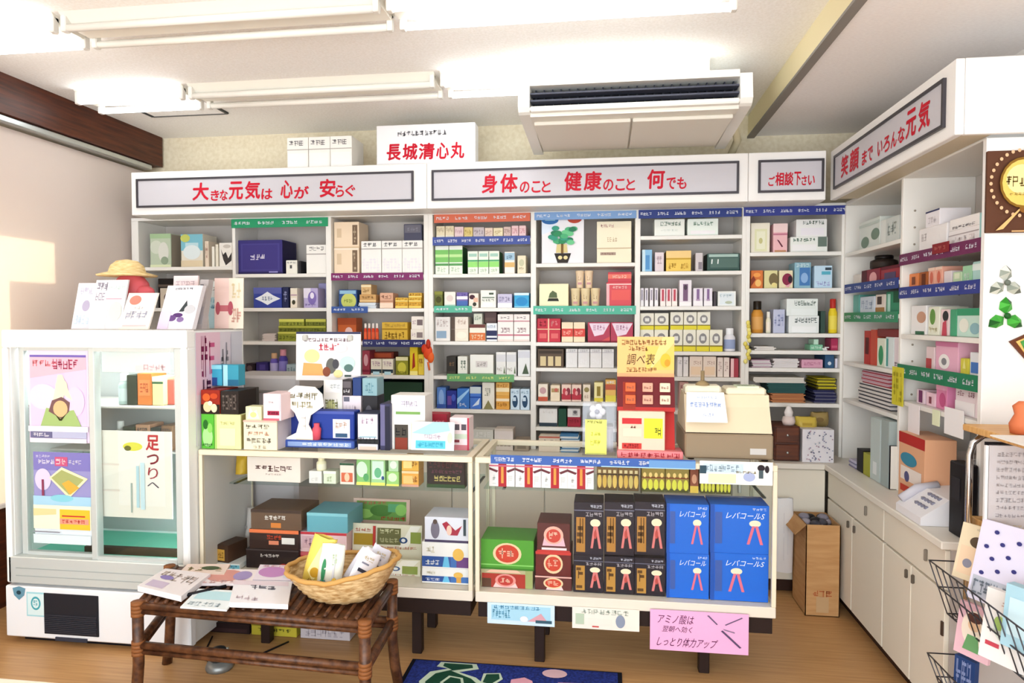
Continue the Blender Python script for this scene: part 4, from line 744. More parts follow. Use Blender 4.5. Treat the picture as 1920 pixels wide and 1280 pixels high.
# goods inside; planes are measured from the photo depth of each row
def inside(place, z, y, items): comp(place, z, items, y, 0, (LX0+.02, LX1-.02) if items[0][1] < 885 else (RX0+.014, RX1-.02))
inside('on glass shelf next to refrigerator', ZL+.001, CY0+.13, [
 ('g', 433, 459, 852, 'dcb23a', '', 'yellow foil bag', {'d': .06, 'in': .12, 'nm': 'foil_bag'}),
 ('c', 463, 563, 857, 'f3e6dc', 't .16 .42 .86 .66 5a2620 6;t .34 .28 .66 .34 b8a098 6', 'long cream carton with brown lettering', {'d': .14}),
 ('c', 579, 603, 883, 'eeece8', 't .2 .2 .8 .5 d8d4d0 2', 'square white carton', {'d': .06}), ('c', 606, 630, 883, 'dfe8d0', 'r 0 .8 1 1 f2f4ea;t .3 .2 .7 .6 a8b888 2', 'square pale green carton', {'d': .06}), ('b', 590, 608, 858, 'f2edc8', '', 'cream jar', {'st': 1, 'cap': 'efe8c0', 'lab': 'f6f2da'}),
 ('c', 637, 664, 868, 'f0e4d8', 'r .1 .12 .9 .55 d86a4a;e .5 .34 .18 .2 f6c8a8;r 0 .9 1 1 2c5a40', 'cream carton with red emblem', {'d': .08}),
 ('c', 668, 694, 860, '8cc878', 'e .4 .6 .4 .3 d8f0d8;r 0 0 1 .12 e8ea70;e .7 .3 .2 .15 5aa86a', 'green carton with pale blossom', {'d': .09, 'side': '3a6a2a'}), ('c', 695, 722, 862, 'a8d89a', 'r .1 .25 .9 .95 d8f2e0;r 0 0 1 .12 e8ea70;e .5 .5 .25 .2 6ab88a;e .85 .3 .1 .08 2a4a8a', 'pale green carton with leaf', {'d': .09}),
 ('c', 724, 748, 884, '9ccf78', 'e .5 .6 .35 .3 d8f0c8;r 0 0 1 .14 e8ea70', 'lower small green carton', {'d': .08}), ('c', 728, 747, 859, 'b8dcb0', 'e .5 .5 .35 .3 e8f4e4', 'upper small green carton', {'st': 1, 'd': .07}),
 ('c', 753, 785, 883, 'e8a84a', 'r 0 .85 1 1 f0d0a0;r .1 .2 .7 .7 f3c47a;t .65 .3 .95 .7 a86a2a 2;r 0 0 1 .14 d8a088', 'lower amber carton', {'d': .09}), ('c', 753, 785, 857, 'e6b048', 'r .1 .2 .6 .7 f6d88a;t .6 .3 .95 .7 9a6424 2', 'upper amber carton', {'st': 1, 'd': .09}),
 ('c', 800, 872, 858, '2a1e1c', 't .05 .66 .95 .9 5a3030 8;t .2 .22 .9 .4 d8c878 6;r 0 0 1 .12 2f4a28;t .1 .48 .95 .6 6a3a4a 9', 'black carton with gold print', {'d': .05})])
inside('in showcase by refrigerator', ZBASE, CY0+.1, [
 ('c', 382, 450, 1056, 'eef2f2', 'r .45 .1 .98 .8 7cc4d8;t .3 .25 .9 .7 2f6a8a 6;r .1 .2 .26 .75 a8c0e0', 'flat white and aqua carton', {'d': .12, 'up': .0}), ('c', 396, 434, 1022, '4a3428', 'r .12 .1 .72 .75 d8a84a;t .2 .25 .65 .6 6a4a1a 3', 'brown carton with gold end label', {'st': 1, 'd': .13, 'rz': R(-12), 'in': .01}),
 ('c', 461, 560, 1030, '2c2222', 'r 0 .92 1 1 4a4040;t .28 .6 .64 .76 e8e0dc 5;p a82c24 .45 0 .98 0 .98 .2 .7 .3;r .5 0 .95 .1 7a1a20', 'lower black carton', {'d': .2, 'in': .03}), ('c', 467, 560, 993, '3a2a26', 'r 0 .82 1 1 e87a4a;t .36 .52 .66 .74 d84a2a 4;r .66 .3 .92 .62 ece8e4;r .4 .25 .6 .45 e08a6a', 'black carton with orange stripe', {'st': 1, 'd': .2, 'in': .03}), ('c', 470, 565, 956, '6a5240', 'r 0 .85 1 1 4a3a34;t .28 .5 .7 .72 f2ece4 5;r .4 .1 .6 .35 d8823a', 'brown carton with white lettering', {'st': 1, 'd': .2, 'in': .03}),
 ('c', 563, 652, 1036, 'c83a4a', 'r 0 .8 1 1 d86a70', 'red carton behind basket', {'d': .2, 'in': .05}), ('c', 562, 650, 998, 'eccad0', 'r .05 .2 .3 .8 d8b0b8;t .1 .3 .28 .7 a88090 2;r 0 .88 1 1 c83a44', 'pale pink carton behind basket', {'st': 1, 'd': .2, 'in': .05}), ('c', 575, 652, 962, '6cb0c0', 'r 0 .85 1 1 8accd8', 'aqua blue carton', {'st': 1, 'd': .2, 'in': .05}),
 ('g', 428, 470, 957, 'd0c8c4', 'r .3 .7 .6 .8 8a8484', 'crumpled translucent plastic bag', {'d': .12, 'in': .22, 'nm': 'plastic_bag'})])
# leaflet stands and the blue stomach tablet cartons
inside('under dark gold print carton', ZBASE, CY0+.06, [
 ('c', 791, 879, 1066, 'f1efee', 'r 0 .12 1 .5 34569c;r 0 .12 .1 .5 2a3f78;p 6cc0ea .44 .12 .6 .12 .56 .5 .48 .5;r .62 .12 1 .5 3f70b8;t .08 .2 .4 .36 e8ecf4 3;e .78 .62 .1 .2 e8b858;r .74 .12 .84 .5 d8a048;t .1 .62 .3 .84 d8d0b8 2', 'lower white and blue carton', {'d': .16}),
 ('c', 791, 879, 1017, 'f1efee', 'r 0 .06 1 .46 34569c;r .7 .06 1 .46 6a3f80;p 6cc0ea .44 .06 .6 .06 .56 .46 .48 .46;r .62 .06 .74 .46 3f70b8;t .08 .14 .4 .32 e8ecf4 3;e .78 .56 .12 .24 e8b858;t .1 .6 .3 .84 d8d0b8 2', 'upper white and blue carton', {'st': 1, 'd': .16}),
 ('c', 796, 879, 970, 'dfe0ec', 'r 0 0 1 .1 4a4060;e .24 .5 .1 .36 7a7484;e .24 .82 .05 .1 5a4a44;p a82c44 .4 .75 .55 .3 .75 .3 .85 .7 .7 .5 .5 .85;e .56 .5 .06 .2 f0c8b8;r .88 .3 .94 .95 34424a', 'pale carton with three small pictures', {'st': 1, 'd': .16})])
def card(name, px0, px1, pyt, pyb, y, base, spec, label, cat='sign', tilt=0, t=.004, group=None, foot=True, zb=None):
    """a flat printed board standing at depth y, leaning back by tilt, with a folded strut behind"""
    p0, p1 = PY(px0, pyb, y), PY(px1, pyb, y); zb = PY((px0+px1)/2, pyb, y).z if zb is None else zb; zt = PY((px0+px1)/2, pyt, y).z
    w = p1.x-p0.x; h = zt-zb; s = h*math.tan(tilt)
    r = MB().prism([(-w/2, 0, 0), (w/2, 0, 0), (w/2, s, h), (-w/2, s, h)], (0, t, 0), base)
    r.art((-w/2, 0, 0), (w, 0, 0), (0, s, h), spec)
    o = r.build(name, None, ((p0.x+p1.x)/2, y, zb)); tag(o, label, cat, group)
    if foot:
        MB().prism([(-w*.15, s*.6+t, h*.6), (w*.15, s*.6+t, h*.6), (w*.15, .06+s*.5, 0), (-w*.15, .06+s*.5, 0)], (0, .002, 0), 'd8d0c8').build('strut', o)
    return o
UPLEAF = 'r .02 .52 .3 .78 a88a2a;t .04 .82 .28 .9 b05040 3;r .36 .55 .7 .92 6a6a44;t .4 .8 .68 .9 d8d8b0 4;t .4 .6 .68 .7 b8b890 4;p f0efe6 .68 .5 .8 .5 .98 .98 .84 .98;r .84 .6 .99 .85 8a9a4a;e .74 .66 .06 .07 2a4a7a;e .74 .66 .03 .04 e8ecf0;t .4 .46 .95 .52 c08a78 5;r .3 .5 .34 .96 b83a34'
LEAF = 'r .04 .1 .5 .62 6a6a42;t .08 .4 .46 .6 d8d8b0 4;t .08 .15 .46 .3 b8b890 4;p f0efe6 .5 0 .75 0 .98 .95 .72 .95;r .72 .12 .96 .6 8a9a4a;e .62 .42 .07 .14 3a5a8a;e .62 .42 .04 .08 e8ecf0;r .06 .68 .5 .92 e8ddc8;t .5 .02 .95 .1 c08a78 4'
card('leaflet_stand', 660, 790, 985, 1112, CY0+.2, 'e0dcc6', UPLEAF, 'upper cream leaflet rack board with olive pictures inside showcase', 'leaflets', R(5), .006, zb=ZBASE)
card('leaflet_stand', 668, 788, 1048, 1112, CY0+.13, 'e2dec8', LEAF, 'lower cream leaflet rack board with olive pictures inside showcase', 'leaflets', R(5), .006, zb=ZBASE)
o = card('display_board', 660, 766, 938, 1060, CY0+.35, 'd9b8a8', 'r .06 .63 .94 .96 6a9a4a;e .2 .74 .16 .08 9aca6a;e .5 .8 .2 .1 4a7a34;r .62 .78 .86 .92 5aa070;t .5 .64 .95 .7 a83a2a 4;t .1 .9 .6 .96 a85a44 6;e .85 .82 .1 .1 8ac060;r .06 .4 .94 .58 e8d8c8;r .1 .1 .4 .36 c8a84a', 'pink framed board with green garden pictures inside showcase', 'sign', R(6), .01, zb=ZBASE)
# right hand showcase
WR = 'r .36 0 .68 1 b81f30;p 6a2a38 0 .72 .3 .6 .36 .68 0 .82;p 6a2a38 1 .72 .74 .6 .68 .68 1 .82;r 0 .86 1 .92 d86a84;r .47 .15 .57 .85 e8a048;t .08 .1 .3 .5 ddd 1;t .74 .1 .95 .5 ddd 1'
BT = 'r 0 0 1 .14 5a4424;e .13 .4 .1 .3 d8b860;e .38 .4 .1 .3 d0ac50;e .62 .4 .1 .3 c8b468;e .87 .4 .1 .3 d8b860;r .06 .76 .2 .9 d8c898;r .3 .76 .45 .9 d8c898;r .55 .76 .7 .9 d8c898;r .8 .76 .94 .9 d8c898;r 0 .68 1 .73 3a2a18'
YB2 = 'r 0 0 1 .14 4a4a1c;e .13 .3 .1 .22 d8d848;e .38 .3 .1 .22 d8d848;e .62 .3 .1 .22 d8d848;e .87 .3 .1 .22 d8d848;r 0 .56 1 .62 7a3a1a;e .13 .7 .07 .1 f0d080;e .38 .7 .07 .1 f0d080;e .62 .7 .07 .1 f0d080;e .87 .7 .07 .1 f0d080'
inside('on glass shelf under blue banner', ZR+.001, CY0+.12, [
 ('c', 917, 1114, 868, 'f4f0f2', WR, 'white carton with red centre stripe', {'n': 4, 'd': .1}),
 ('c', 1119, 1199, 876, '7a5c34', BT, 'brown carton with round bottle pictures', {'n': 2, 'd': .1}),
 ('c', 1203, 1293, 876, '96833c', YB2, 'golden carton with yellow bottles', {'n': 2, 'd': .1}), ('c', 1294, 1310, 880, '8a4a34', 'e .5 .6 .3 .2 d8a080;r 0 0 1 .3 d8b84a', 'small brown red carton', {'d': .1}), ('c', 1313, 1372, 885, '6a6420', YB2, 'olive carton with yellow bottles', {'n': 2, 'd': .1})])
EMB = lambda y, s='': f'e .5 {y} .27 {.36 if not s else .4} e8c9a0;e .5 {y} .22 .3 c8402c;t .34 {y-.16:.2f} .66 {y+.18:.2f} f0b098 2'
inside('under the white and red cartons', ZBASE, CY0+.055, [
 ('c', 901, 999, 1068, 'b8b088', 'r .02 0 .86 .78 a83428;r .02 0 .2 .5 5a3a2a;r .86 0 1 1 9aa468;p eab8a0 .1 .84 .78 .84 .7 1 .2 1;p f0c4c4 .24 .02 .72 .02 .66 .34 .3 .34;e .48 .42 .2 .36 e0908a;e .48 .42 .15 .28 b83a34;t .38 .3 .58 .56 f4c0a8 2', 'red and green carton with pink dome', {'d': .18}), ('c', 899, 1001, 1012, '4f9a30', EMB(.54)+';r 0 .14 1 .18 8acc6a;r 0 0 1 .06 3a7a24', 'grass green carton with round red emblem', {'st': 1, 'd': .18}),
 ('c', 1003, 1072, 1080, '5c2a28', 'p f0c8cc .3 .02 .78 .02 .7 .4 .38 .4;'+EMB(.5, 's')+';r 0 .9 1 1 e8b0a8', 'lower maroon carton with round emblem', {'d': .16}), ('c', 1004, 1071, 1034, '64201e', EMB(.5, 's')+';r 0 .88 1 1 c83a34', 'middle maroon carton with round emblem', {'st': 1, 'd': .16}), ('c', 1007, 1069, 981, '5a2826', 'p f0b8c8 .16 .2 .86 .2 .78 .6 .24 .6;e .5 .58 .3 .32 e8b0a0;e .5 .56 .22 .24 c84438;t .36 .46 .64 .7 f4c8b0 2;r .14 .06 .9 .14 f0d8dc;r 0 0 1 .05 c83a34', 'upper maroon carton with pink dome emblem', {'st': 1, 'd': .16}),
])
KN = lambda c='b8873c': f'r .08 .06 .38 .72 {c};t .1 .1 .36 .7 5a3a14 1;r 0 .84 1 .86 6a6a80;t .55 .9 .95 .96 b8b8c8 4;t .4 .74 .95 .82 a8a0a8 4;e .72 .62 .17 .075 eee0c0;p d87a78 .66 .56 .74 .56 .64 .14 .56 .14;p d87a78 .72 .56 .8 .56 .92 .14 .84 .14;e .72 .4 .05 .08 b84a44'
inside('beside the maroon cartons', ZBASE, CY0+.05, [
 ('c', 1075, 1248, 1041, '1f1824', KN(), 'lower black carton with gold column', {'n': 3, 'd': .14}), ('c', 1076, 1248, 942, '221a26', KN('b07c38'), 'upper black carton with gold column', {'n': 3, 'st': 1, 'd': .14})])
LB = lambda tx, lg: f'r 0 0 .07 1 1650b0;{tx};t .72 .9 .96 .95 cfe0f8 4;e {lg} .63 .1 .07 e4e4c8;p e07088 {lg-.05:.2f} .58 {lg:.2f} .58 {lg-.09:.2f} .2 {lg-.14:.2f} .2;p e07088 {lg:.2f} .58 {lg+.05:.2f} .58 {lg+.14:.2f} .2 {lg+.09:.2f} .2;r .08 .2 .2 .85 3a5aa8'
inside('beside the black cartons', ZBASE, CY0+.045, [
 ('c', 1250, 1330, 1038, '1568d8', LB('w .3 .74 .95 .87 eef4fc レバコール', .72), 'lower blue carton half hidden', {'d': .15}), ('c', 1332, 1447, 1038, '1568d8', LB('w .26 .74 .94 .87 eef4fc レバコールS', .45), 'lower wide blue carton', {'d': .15}),
 ('c', 1250, 1330, 945, '1568d8', LB('w .3 .74 .95 .87 eef4fc レバコール', .72), 'upper blue carton half hidden', {'st': 1, 'd': .15}), ('c', 1332, 1447, 947, '1568d8', LB('w .26 .72 .94 .86 eef4fc レバコールS', .76), 'upper wide blue carton', {'st': 1, 'd': .15})])
# notices hanging from the showcase front
def hang(name, px0, px1, pyt, pyb, y, base, spec, label, cat='sign', t=.002):
    p0, p1 = PY(px0, pyt, y), PY(px1, pyt, y); zt, zb = p0.z, PY((px0+px1)/2, pyb, y).z; w = p1.x-p0.x; h = zt-zb
    return tag(MB().box(-w/2, -t, -h, w/2, 0, 0, base).art((-w/2, -t, -h), (w, 0, 0), (0, 0, h), spec).build(name, None, ((p0.x+p1.x)/2, y, zt)), label, cat)
hang('paper_notice', 914, 1040, 1128, 1171, CY0-.004, 'cfe4ee', 'r .06 .2 .94 .9 a8d4e6;t .08 .3 .35 .7 5a9ab8 6;t .1 .74 .8 .9 4a8ab0 9;p d8a0a8 .6 .2 .9 .2 .8 .6;r .72 .14 .96 .28 3a5a6a;e .55 .3 .06 .14 e8e8ec', 'pale blue printed notice hanging under maroon cartons')
hang('paper_notice', 1073, 1199, 1136, 1180, CY0-.004, 'eee6da', 't .14 .7 .85 .92 9aa89a 8;r .05 .2 .18 .7 b8c8b0;e .72 .42 .07 .3 8a94a8;r .24 .2 .6 .5 f2e4d8;r .3 .1 .4 .16 c84a4a', 'cream printed notice hanging under black cartons')
o = hang('paper_notice', 1219, 1404, 1141, 1222, CY0-.012, 'eeb0da', 'w .07 .66 .46 .9 5a1a4a アミノ酸は;w .12 .46 .44 .62 5a1a4a 翌朝へ効く;w .06 .1 .7 .34 5a1a4a しっとり体力アップ;p 6a5a7a .58 .92 .6 .93 .69 .72 .68 .7;p 6a5a7a .94 .9 .93 .92 .76 .72 .77 .7;p 5a4a6a .72 .56 .74 .58 .93 .18 .91 .16;p 8a7a94 .74 .62 .76 .58 .86 .52 .86 .55', 'pink handwritten notice hanging under the blue cartons')
# banner and leaflet along the top edge
hang('shelf_label_strip', 920, 1304, 852, 874, CY0-.003, '3f62ac', ';'.join('t %.2f .3 %.2f .75 e8eef8 5' % (i/7+.02, i/7+.12) for i in range(7))+';r .55 .0 1 .12 a8d0ea;r .78 .1 1 .9 6a9ad0', 'blue banner taped along the showcase edge under register', 'label strip')
hang('paper_notice', 1312, 1449, 863, 908, CY0-.006, 'eef0ec', 'r .05 .5 .6 .9 c8dce8;t .08 .55 .55 .85 8aa0b0 8;r .12 .05 .5 .45 f0eebc;r .0 .45 .09 .8 2f4a58;e .68 .35 .08 .2 a8b4d8;e .84 .75 .05 .14 2a2228;r .81 .3 .87 .65 4a5a60;e .92 .7 .03 .16 2a2228;t .5 .5 .78 .6 8a7a4a 6', 'white notice with two figures taped below register', 'sign')
# ================================================================ GOODS ON THE COUNTERS
ZK = CZ+.001
def on(place, y, items, z=ZK): comp(place, z, items, plane=y, inset=0)
comp('on the counter end by refrigerator', ZK, [
 ('c', 364, 401, 776, '5ab83a', 'e .5 .35 .4 .3 a8e090;e .35 .7 .2 .14 2a6a24;e .7 .6 .2 .14 8ad060;t .1 .05 .9 .15 2a6a2a 5', 'bright green carton', {'d': .2}), ('c', 402, 451, 777, 'e6e8a8', 'r .0 .0 .08 1 a8d070;t .2 .7 .8 .8 d0d088 5;r .2 .1 .8 .6 eef0bc', 'pale lime carton', {'d': .2, 'side': 'b8a860'}),
 ('c', 370, 412, 731, '9a2a1a', 'r 0 0 1 .4 2a1a14;e .35 .3 .22 .22 f0d0a0;e .7 .25 .16 .18 f4e0b8;e .3 .7 .2 .16 d8622a;e .7 .75 .2 .12 c84a22;e .5 .45 .12 .1 f8ead0', 'black carton with red flower picture', {'st': 1, 'd': .16}), ('c', 413, 447, 733, '2a221e', 't .1 .2 .9 .85 6a5e56 4', 'black carton with fine print', {'st': 1, 'd': .16}), ('c', 449, 470, 728, '4a4640', 't .1 .1 .9 .9 2a2622 2', 'charcoal patterned carton', {'d': .08, 'in': .17, 'up': .1}),
 ('c', 456, 519, 788, 'efe6c8', 't .08 .72 .8 .86 5a5448 4;t .14 .48 .8 .62 c89a80 4;t .1 .22 .85 .4 7a7468 5;t .3 .05 .7 .15 b8a890 3;r 0 .94 1 1 e8b8a8', 'cream carton with rows of characters', {'d': .16, 'side': 'c8c0c8'}),
 ('c', 493, 527, 738, 'f3d9dc', 'r 0 0 1 .08 d86a7a;r .24 .2 .9 .36 a82a4a;t .3 .66 .6 .72 7a6a70 2;r .9 0 1 1 d0d0d8;t .3 .24 .85 .32 5a1a2a 4', 'tall pink and white carton', {'st': 1, 'd': .13}), ('c', 460, 490, 762, 'e9eabc', 'p f4f4d8 .1 .1 .9 .1 .7 .8 .5 .6 .3 .95;e .5 .4 .2 .2 d8dc90', 'cream carton with cut out petals', {'st': 1, 'd': .06})], CY0+.02, 0, (LX0+.004, 9))
# navy display box with the white cut-out stand
yd = CY0+.1; p0, p1 = PY(526, 830, yd), PY(664, 830, yd); w = p1.x-p0.x; zt = PY(595, 768, yd).z-ZK; r = empty('counter_display', ((p0.x+p1.x)/2, yd, ZK), 'navy counter display box with white vase shaped card', 'display stand')
at(MB().box(-w/2, 0, 0, w/2, .125, .035, '3f5aa8', c=.004).art((-w/2, 0, 0), (w, 0, 0), (0, 0, .035), 'r .1 .2 .96 .8 8fa8d8;t .3 .3 .94 .75 f0f4fa 9'), r, 'tray')
at(MB().box(-w*.12, .04, .035, w*.46, .12, zt*.94, '28409a', c=.004).box(-w*.5, .06, .035, -w*.125, .12, zt*.98, '2a3a8a', c=.004).art((-w*.12, .04, .035), (w*.58, 0, 0), (0, 0, zt*.94-.035), 'r 0 .9 1 1 5060b0;r .5 .05 .9 .72 eceaf0;t .56 .4 .84 .64 c8a890 3;r .56 .08 .84 .22 3a5a7a'), r, 'box')
h = PY(575, 726, yd).z-ZK
vs = [(-.36, .0), (-.02, 0), (-.06, .18), (-.13, .34), (-.1, .5), (.08, .66), (.06, .86), (-.04, .98), (-.3, 1.0), (-.44, .88), (-.46, .72), (-.32, .54), (-.26, .38), (-.3, .2), (-.46, .1)]
b = MB().prism([(x*w, .012, .012+z*h*.98) for x, z in vs], (0, .006, 0), 'f4f2ec')
b.art((-w*.42, .012, h*.62), (w*.46, 0, 0), (0, 0, h*.34), 't .05 .5 .95 .85 8a8468 4;t .15 .1 .8 .4 a8a078 3'); b.art((-w*.3, .012, h*.04), (w*.24, 0, 0), (0, 0, h*.5), 't .3 .5 .7 .95 d8d4d0 1;r .0 .0 1 .2 f0d8a8'); at(b, r, 'cutout_card')
b = MB().lathe([(.018, 0), (.02, .05), (.013, .06), (.013, .075)], 'e05a6a', 14, (-w*.03, .022, .036)); at(b, r, 'sample_bottle')
card('display_card', 606, 641, 712, 792, CY0+.232, 'f0eee6', 'r .1 .7 .9 .95 f6f4f2;t .35 .8 .9 .9 a8b0b0 3;e .4 .4 .25 .12 c8c88a;t .1 .25 .8 .55 8a8a60 4;e .7 .25 .2 .1 d8d4a0', 'white card with olive sketch behind navy display', 'sign', R(3))
r = card('display_poster', 555, 676, 622, 713, CY0+.33, 'f3efee', 'r 0 .955 1 1 3a3c5a;t .12 .8 .85 .87 6a4a58 11;t .36 .62 .68 .76 c8304a 4;e .25 .5 .12 .14 f0e8a0;p eeb06a .1 .1 .45 .1 .4 .34 .12 .36;e .55 .3 .08 .16 6a6a64;e .48 .18 .06 .1 8a4a34;e .62 .34 .05 .1 4a4a50;e .8 .36 .12 .14 c8e4dc;e .82 .26 .07 .08 5a7a74;e .66 .14 .07 .08 f0e0a0;r .76 .08 .86 .12 4a5a54;e .7 .66 .1 .08 f6dce0', 'white poster with food drawings standing on counter', 'poster', R(2), .004, None, False)
for sx in (-1, 1): MB().box(sx*.115-.012, -.012, .195, sx*.115+.012, .012, .222, 'c8c8c0', c=.004).build('clip', r)
MB().tube([(0, .014, .0), (0, .014, PY(615, 713, CY0+.33).z*-1+ZK+.01)], .006, M('c8c8c8', .3, .6), 8).tube([(-.09, .014, .006), (.09, .014, .006)], .005, M('c8c8c8', .3, .6), 8).build('stand_rod', r)
MB().box(-.06, -.04, PY(615, 713, CY0+.33).z*-1+ZK, .06, .08, PY(615, 713, CY0+.33).z*-1+ZK+.012, 'c8c8c8', c=.003).build('stand_foot', r)
on('behind the label panel box', CY0+.25, [
 ('c', 641, 677, 742, 'ecdfe4', 't .2 .3 .8 .8 d0c0c8 3;r .1 .88 .4 .98 6a6a78', 'whitish pink carton', {'d': .1}), ('c', 640, 660, 712, '3a3438', 'r .1 .5 .9 .9 6a6468;t .2 .2 .8 .4 e8e4e4 3', 'black and white carton', {'st': 1, 'd': .09}), ('c', 661, 677, 708, '28407a', '', 'royal blue carton', {'st': 1, 'd': .09}),
 ('c', 680, 708, 742, '2a282c', 'e .4 .6 .25 .2 5a5860', 'black carton', {'d': .1}), ('c', 679, 707, 709, '8fb4bc', 't .2 .15 .8 .75 6a98a4 3', 'dusty teal carton', {'st': 1, 'd': .1})])
on('beside navy display', CY0+.09, [
 ('c', 669, 710, 775, '3a3c52', 'r .05 .0 .95 .98 ece4f0;t .2 .72 .8 .9 c8b0c8 3;r .1 .34 .9 .37 8ab8c8;r .0 .16 1 .3 2a2a2c;t .05 .2 .95 .34 17151a 4;r .1 .0 .9 .1 e8cfc0', 'dark carton with white label panel', {'d': .12}), ('c', 712, 731, 757, '3a3a5a', 'r .05 .1 .5 .98 6a6890;r .5 0 1 .95 26263a', 'tall slate and navy carton', {'d': .12}),
 ('c', 733, 797, 741, 'f2f0ec', 'r .14 .65 .86 .7 7aa85a;t .3 .78 .8 .9 c0b8d0 4;r .1 .0 .5 .46 4a443c;r .12 .0 .48 .22 8a3a28;t .14 .26 .46 .4 17151a 2;r .6 .0 .64 .5 e8e0b8;r .5 .48 1 .52 eef4e0', 'tall white carton with green line and dark window', {'d': .13, 'in': .03})])
o = card('display_card', 771, 851, 792, 844, CY0+.06, 'e6f2f6', 'r .1 .06 .8 .34 5cc4dc;p a8dcec 0 .6 .5 1 .85 1 .9 .7 .4 .55;t .3 .4 .7 .56 b8a0b0 4;t .15 .12 .75 .28 3aa4c0 7;e .9 .45 .06 .2 c8d8c0', 'aqua and white card leaning on tall white carton', 'sign', R(8))
on('beside the aqua card', CY0+.14, [('c', 843, 880, 783, 'f2dfe2', 'r 0 .0 1 .16 c87a84;r .1 .62 .5 .8 5a5058;r .6 .62 .85 .8 5a5058;r .2 .35 .9 .5 c8d4c0;r .2 .24 .5 .32 8a3a44;r .9 0 1 1 b8344a', 'white carton with pink edge', {'d': .1}), ('c', 796, 838, 776, 'a82a3c', 't .1 .4 .9 .8 e08090 6', 'low crimson carton behind', {'d': .08, 'in': .13})])
# ---- goods on the right counter
y = CY0+.1; p0, p1 = PY(1092, 853, y), PY(1155, 853, y); w = p1.x-p0.x; h = PY(1126, 757, y).z-ZK; r = empty('acrylic_box', ((p0.x+p1.x)/2, y, ZK), 'grey clear acrylic box with bright yellow notice', 'acrylic box')
b = MB()
for a in ((-w/2, 0, 0, -w/2+.004, .1, h), (w/2-.004, 0, 0, w/2, .1, h), (-w/2, .096, 0, w/2, .1, h), (-w/2, 0, 0, w/2, .1, .005), (-w/2, 0, 0, w/2, .004, h)): b.box(*a, ACRYL)
at(b, r, 'case')
at(MB().box(-w*.42, -.003, .006, w*.22, -.001, h*.7, 'eef27a').art((-w*.42, -.003, .006), (w*.64, 0, 0), (0, 0, h*.7), 't .1 .86 .8 .94 4a4a2a 5;t .25 .5 .75 .62 d0d44a 3;t .25 .25 .75 .4 d8d84a 3;r .05 0 .95 .04 d0d878'), r, 'notice')
b = MB()
for k in range(5): b.ell((-.01+.022*math.cos(k*1.26), .05, h*.82+.02*math.sin(k*1.26)), (.016, .01, .016), 'e8e6ea', 10, 7)
b.ell((-.01, .04, h*.82), (.01, .008, .01), '9a9aa8', 10, 7); at(b, r, 'flower_ornament')
on('inside grey acrylic box', CY0+.14, [('c', 1104, 1150, 800, 'b8b4b8', 'r .1 .1 .9 .9 c8c4c8', 'grey carton', {'d': .05})], ZK+.006)
y = CY0+.09; p0, p1 = PY(1157, 850, y), PY(1266, 850, y); w = p1.x-p0.x; h = PY(1212, 632, y).z-ZK; r = empty('counter_display', ((p0.x+p1.x)/2, y, ZK), 'orange and dark red cardboard display with product tiles', 'display stand')
at(MB().box(-w/2, .075, 0, w/2, .081, h, 'f0b878').art((-w/2, .075, 0), (w, 0, 0), (0, 0, h), 'r 0 .68 1 1 f4c07c;r .5 .72 1 .92 f6c868;p f7d28a .55 .7 1 .95 1 1 .8 1;t .08 .93 .88 .975 8a5a2a 11;t .2 .88 .55 .92 8a5a2a 6;w .16 .76 .68 .86 4a3418 調べ表;t .16 .7 .7 .74 9a6a38 10;e .85 .8 .09 .06 f0bc3a;e .88 .78 .05 .03 d89a2a;r 0 .66 1 .69 e8a878;r 0 0 1 .66 7a2428;r .12 .4 .3 .62 a83a24'), r, 'header_card')
at(MB().prism([(-w/2, .02, h*.38), (w/2, .02, h*.38), (w/2, .06, h*.66), (-w/2, .06, h*.66)], (0, .006, 0), '6e2026').art((-w/2, .02, h*.38), (w, 0, 0), (0, .04, h*.28), 'r 0 0 1 .12 b8322e;r .1 .05 .32 .85 9a3424'), r, 'tile_board')
for i in range(3):
    for j in range(2):
        cx = -w*.27+i*w*.3; zz = h*(.44+.1*j); yy = .02+.04*(zz/h-.38)/.28
        at(MB().box(cx-w*.09, yy-.012, zz, cx+w*.09, yy+.003, zz+h*.075, ['d8683a', 'e0a890', 'eed8c0'][i], c=.002).art((cx-w*.09, yy-.012, zz), (w*.18, 0, 0), (0, 0, h*.075), 't .15 .35 .85 .65 8a5a48 3'), r, 'product_tile')
at(MB().box(-w*.48, -.01, .02, w*.32, .05, h*.385, 'f0cfb8', c=.003).art((-w*.48, -.01, .02), (w*.8, 0, 0), (0, 0, h*.385-.02), 'r .08 .7 .5 .84 c83034;r .55 .36 .95 .84 ece838;t .78 .42 .92 .62 4a5a1a 2;r .08 .1 .5 .24 c83a34;r .1 .4 .5 .6 f0d8c0;t .26 .6 .38 .66 6a2a24 2;t .12 .12 .46 .22 8a1a20 6'), r, 'sample_carton')
at(MB().prism([(w*.33, .0, .0), (w*.5, .0, 0), (w*.5, .06, h*.38), (w*.33, .06, h*.38)], (0, .012, 0), 'b82c28'), r, 'side_wing')
at(MB().box(-w/2, -.035, 0, w*.62, .07, .034, 'e8888c', c=.003).art((-w/2, -.035, 0), (w*1.12, 0, 0), (0, 0, .034), 't .06 .22 .96 .8 b82434 9'), r, 'tray')
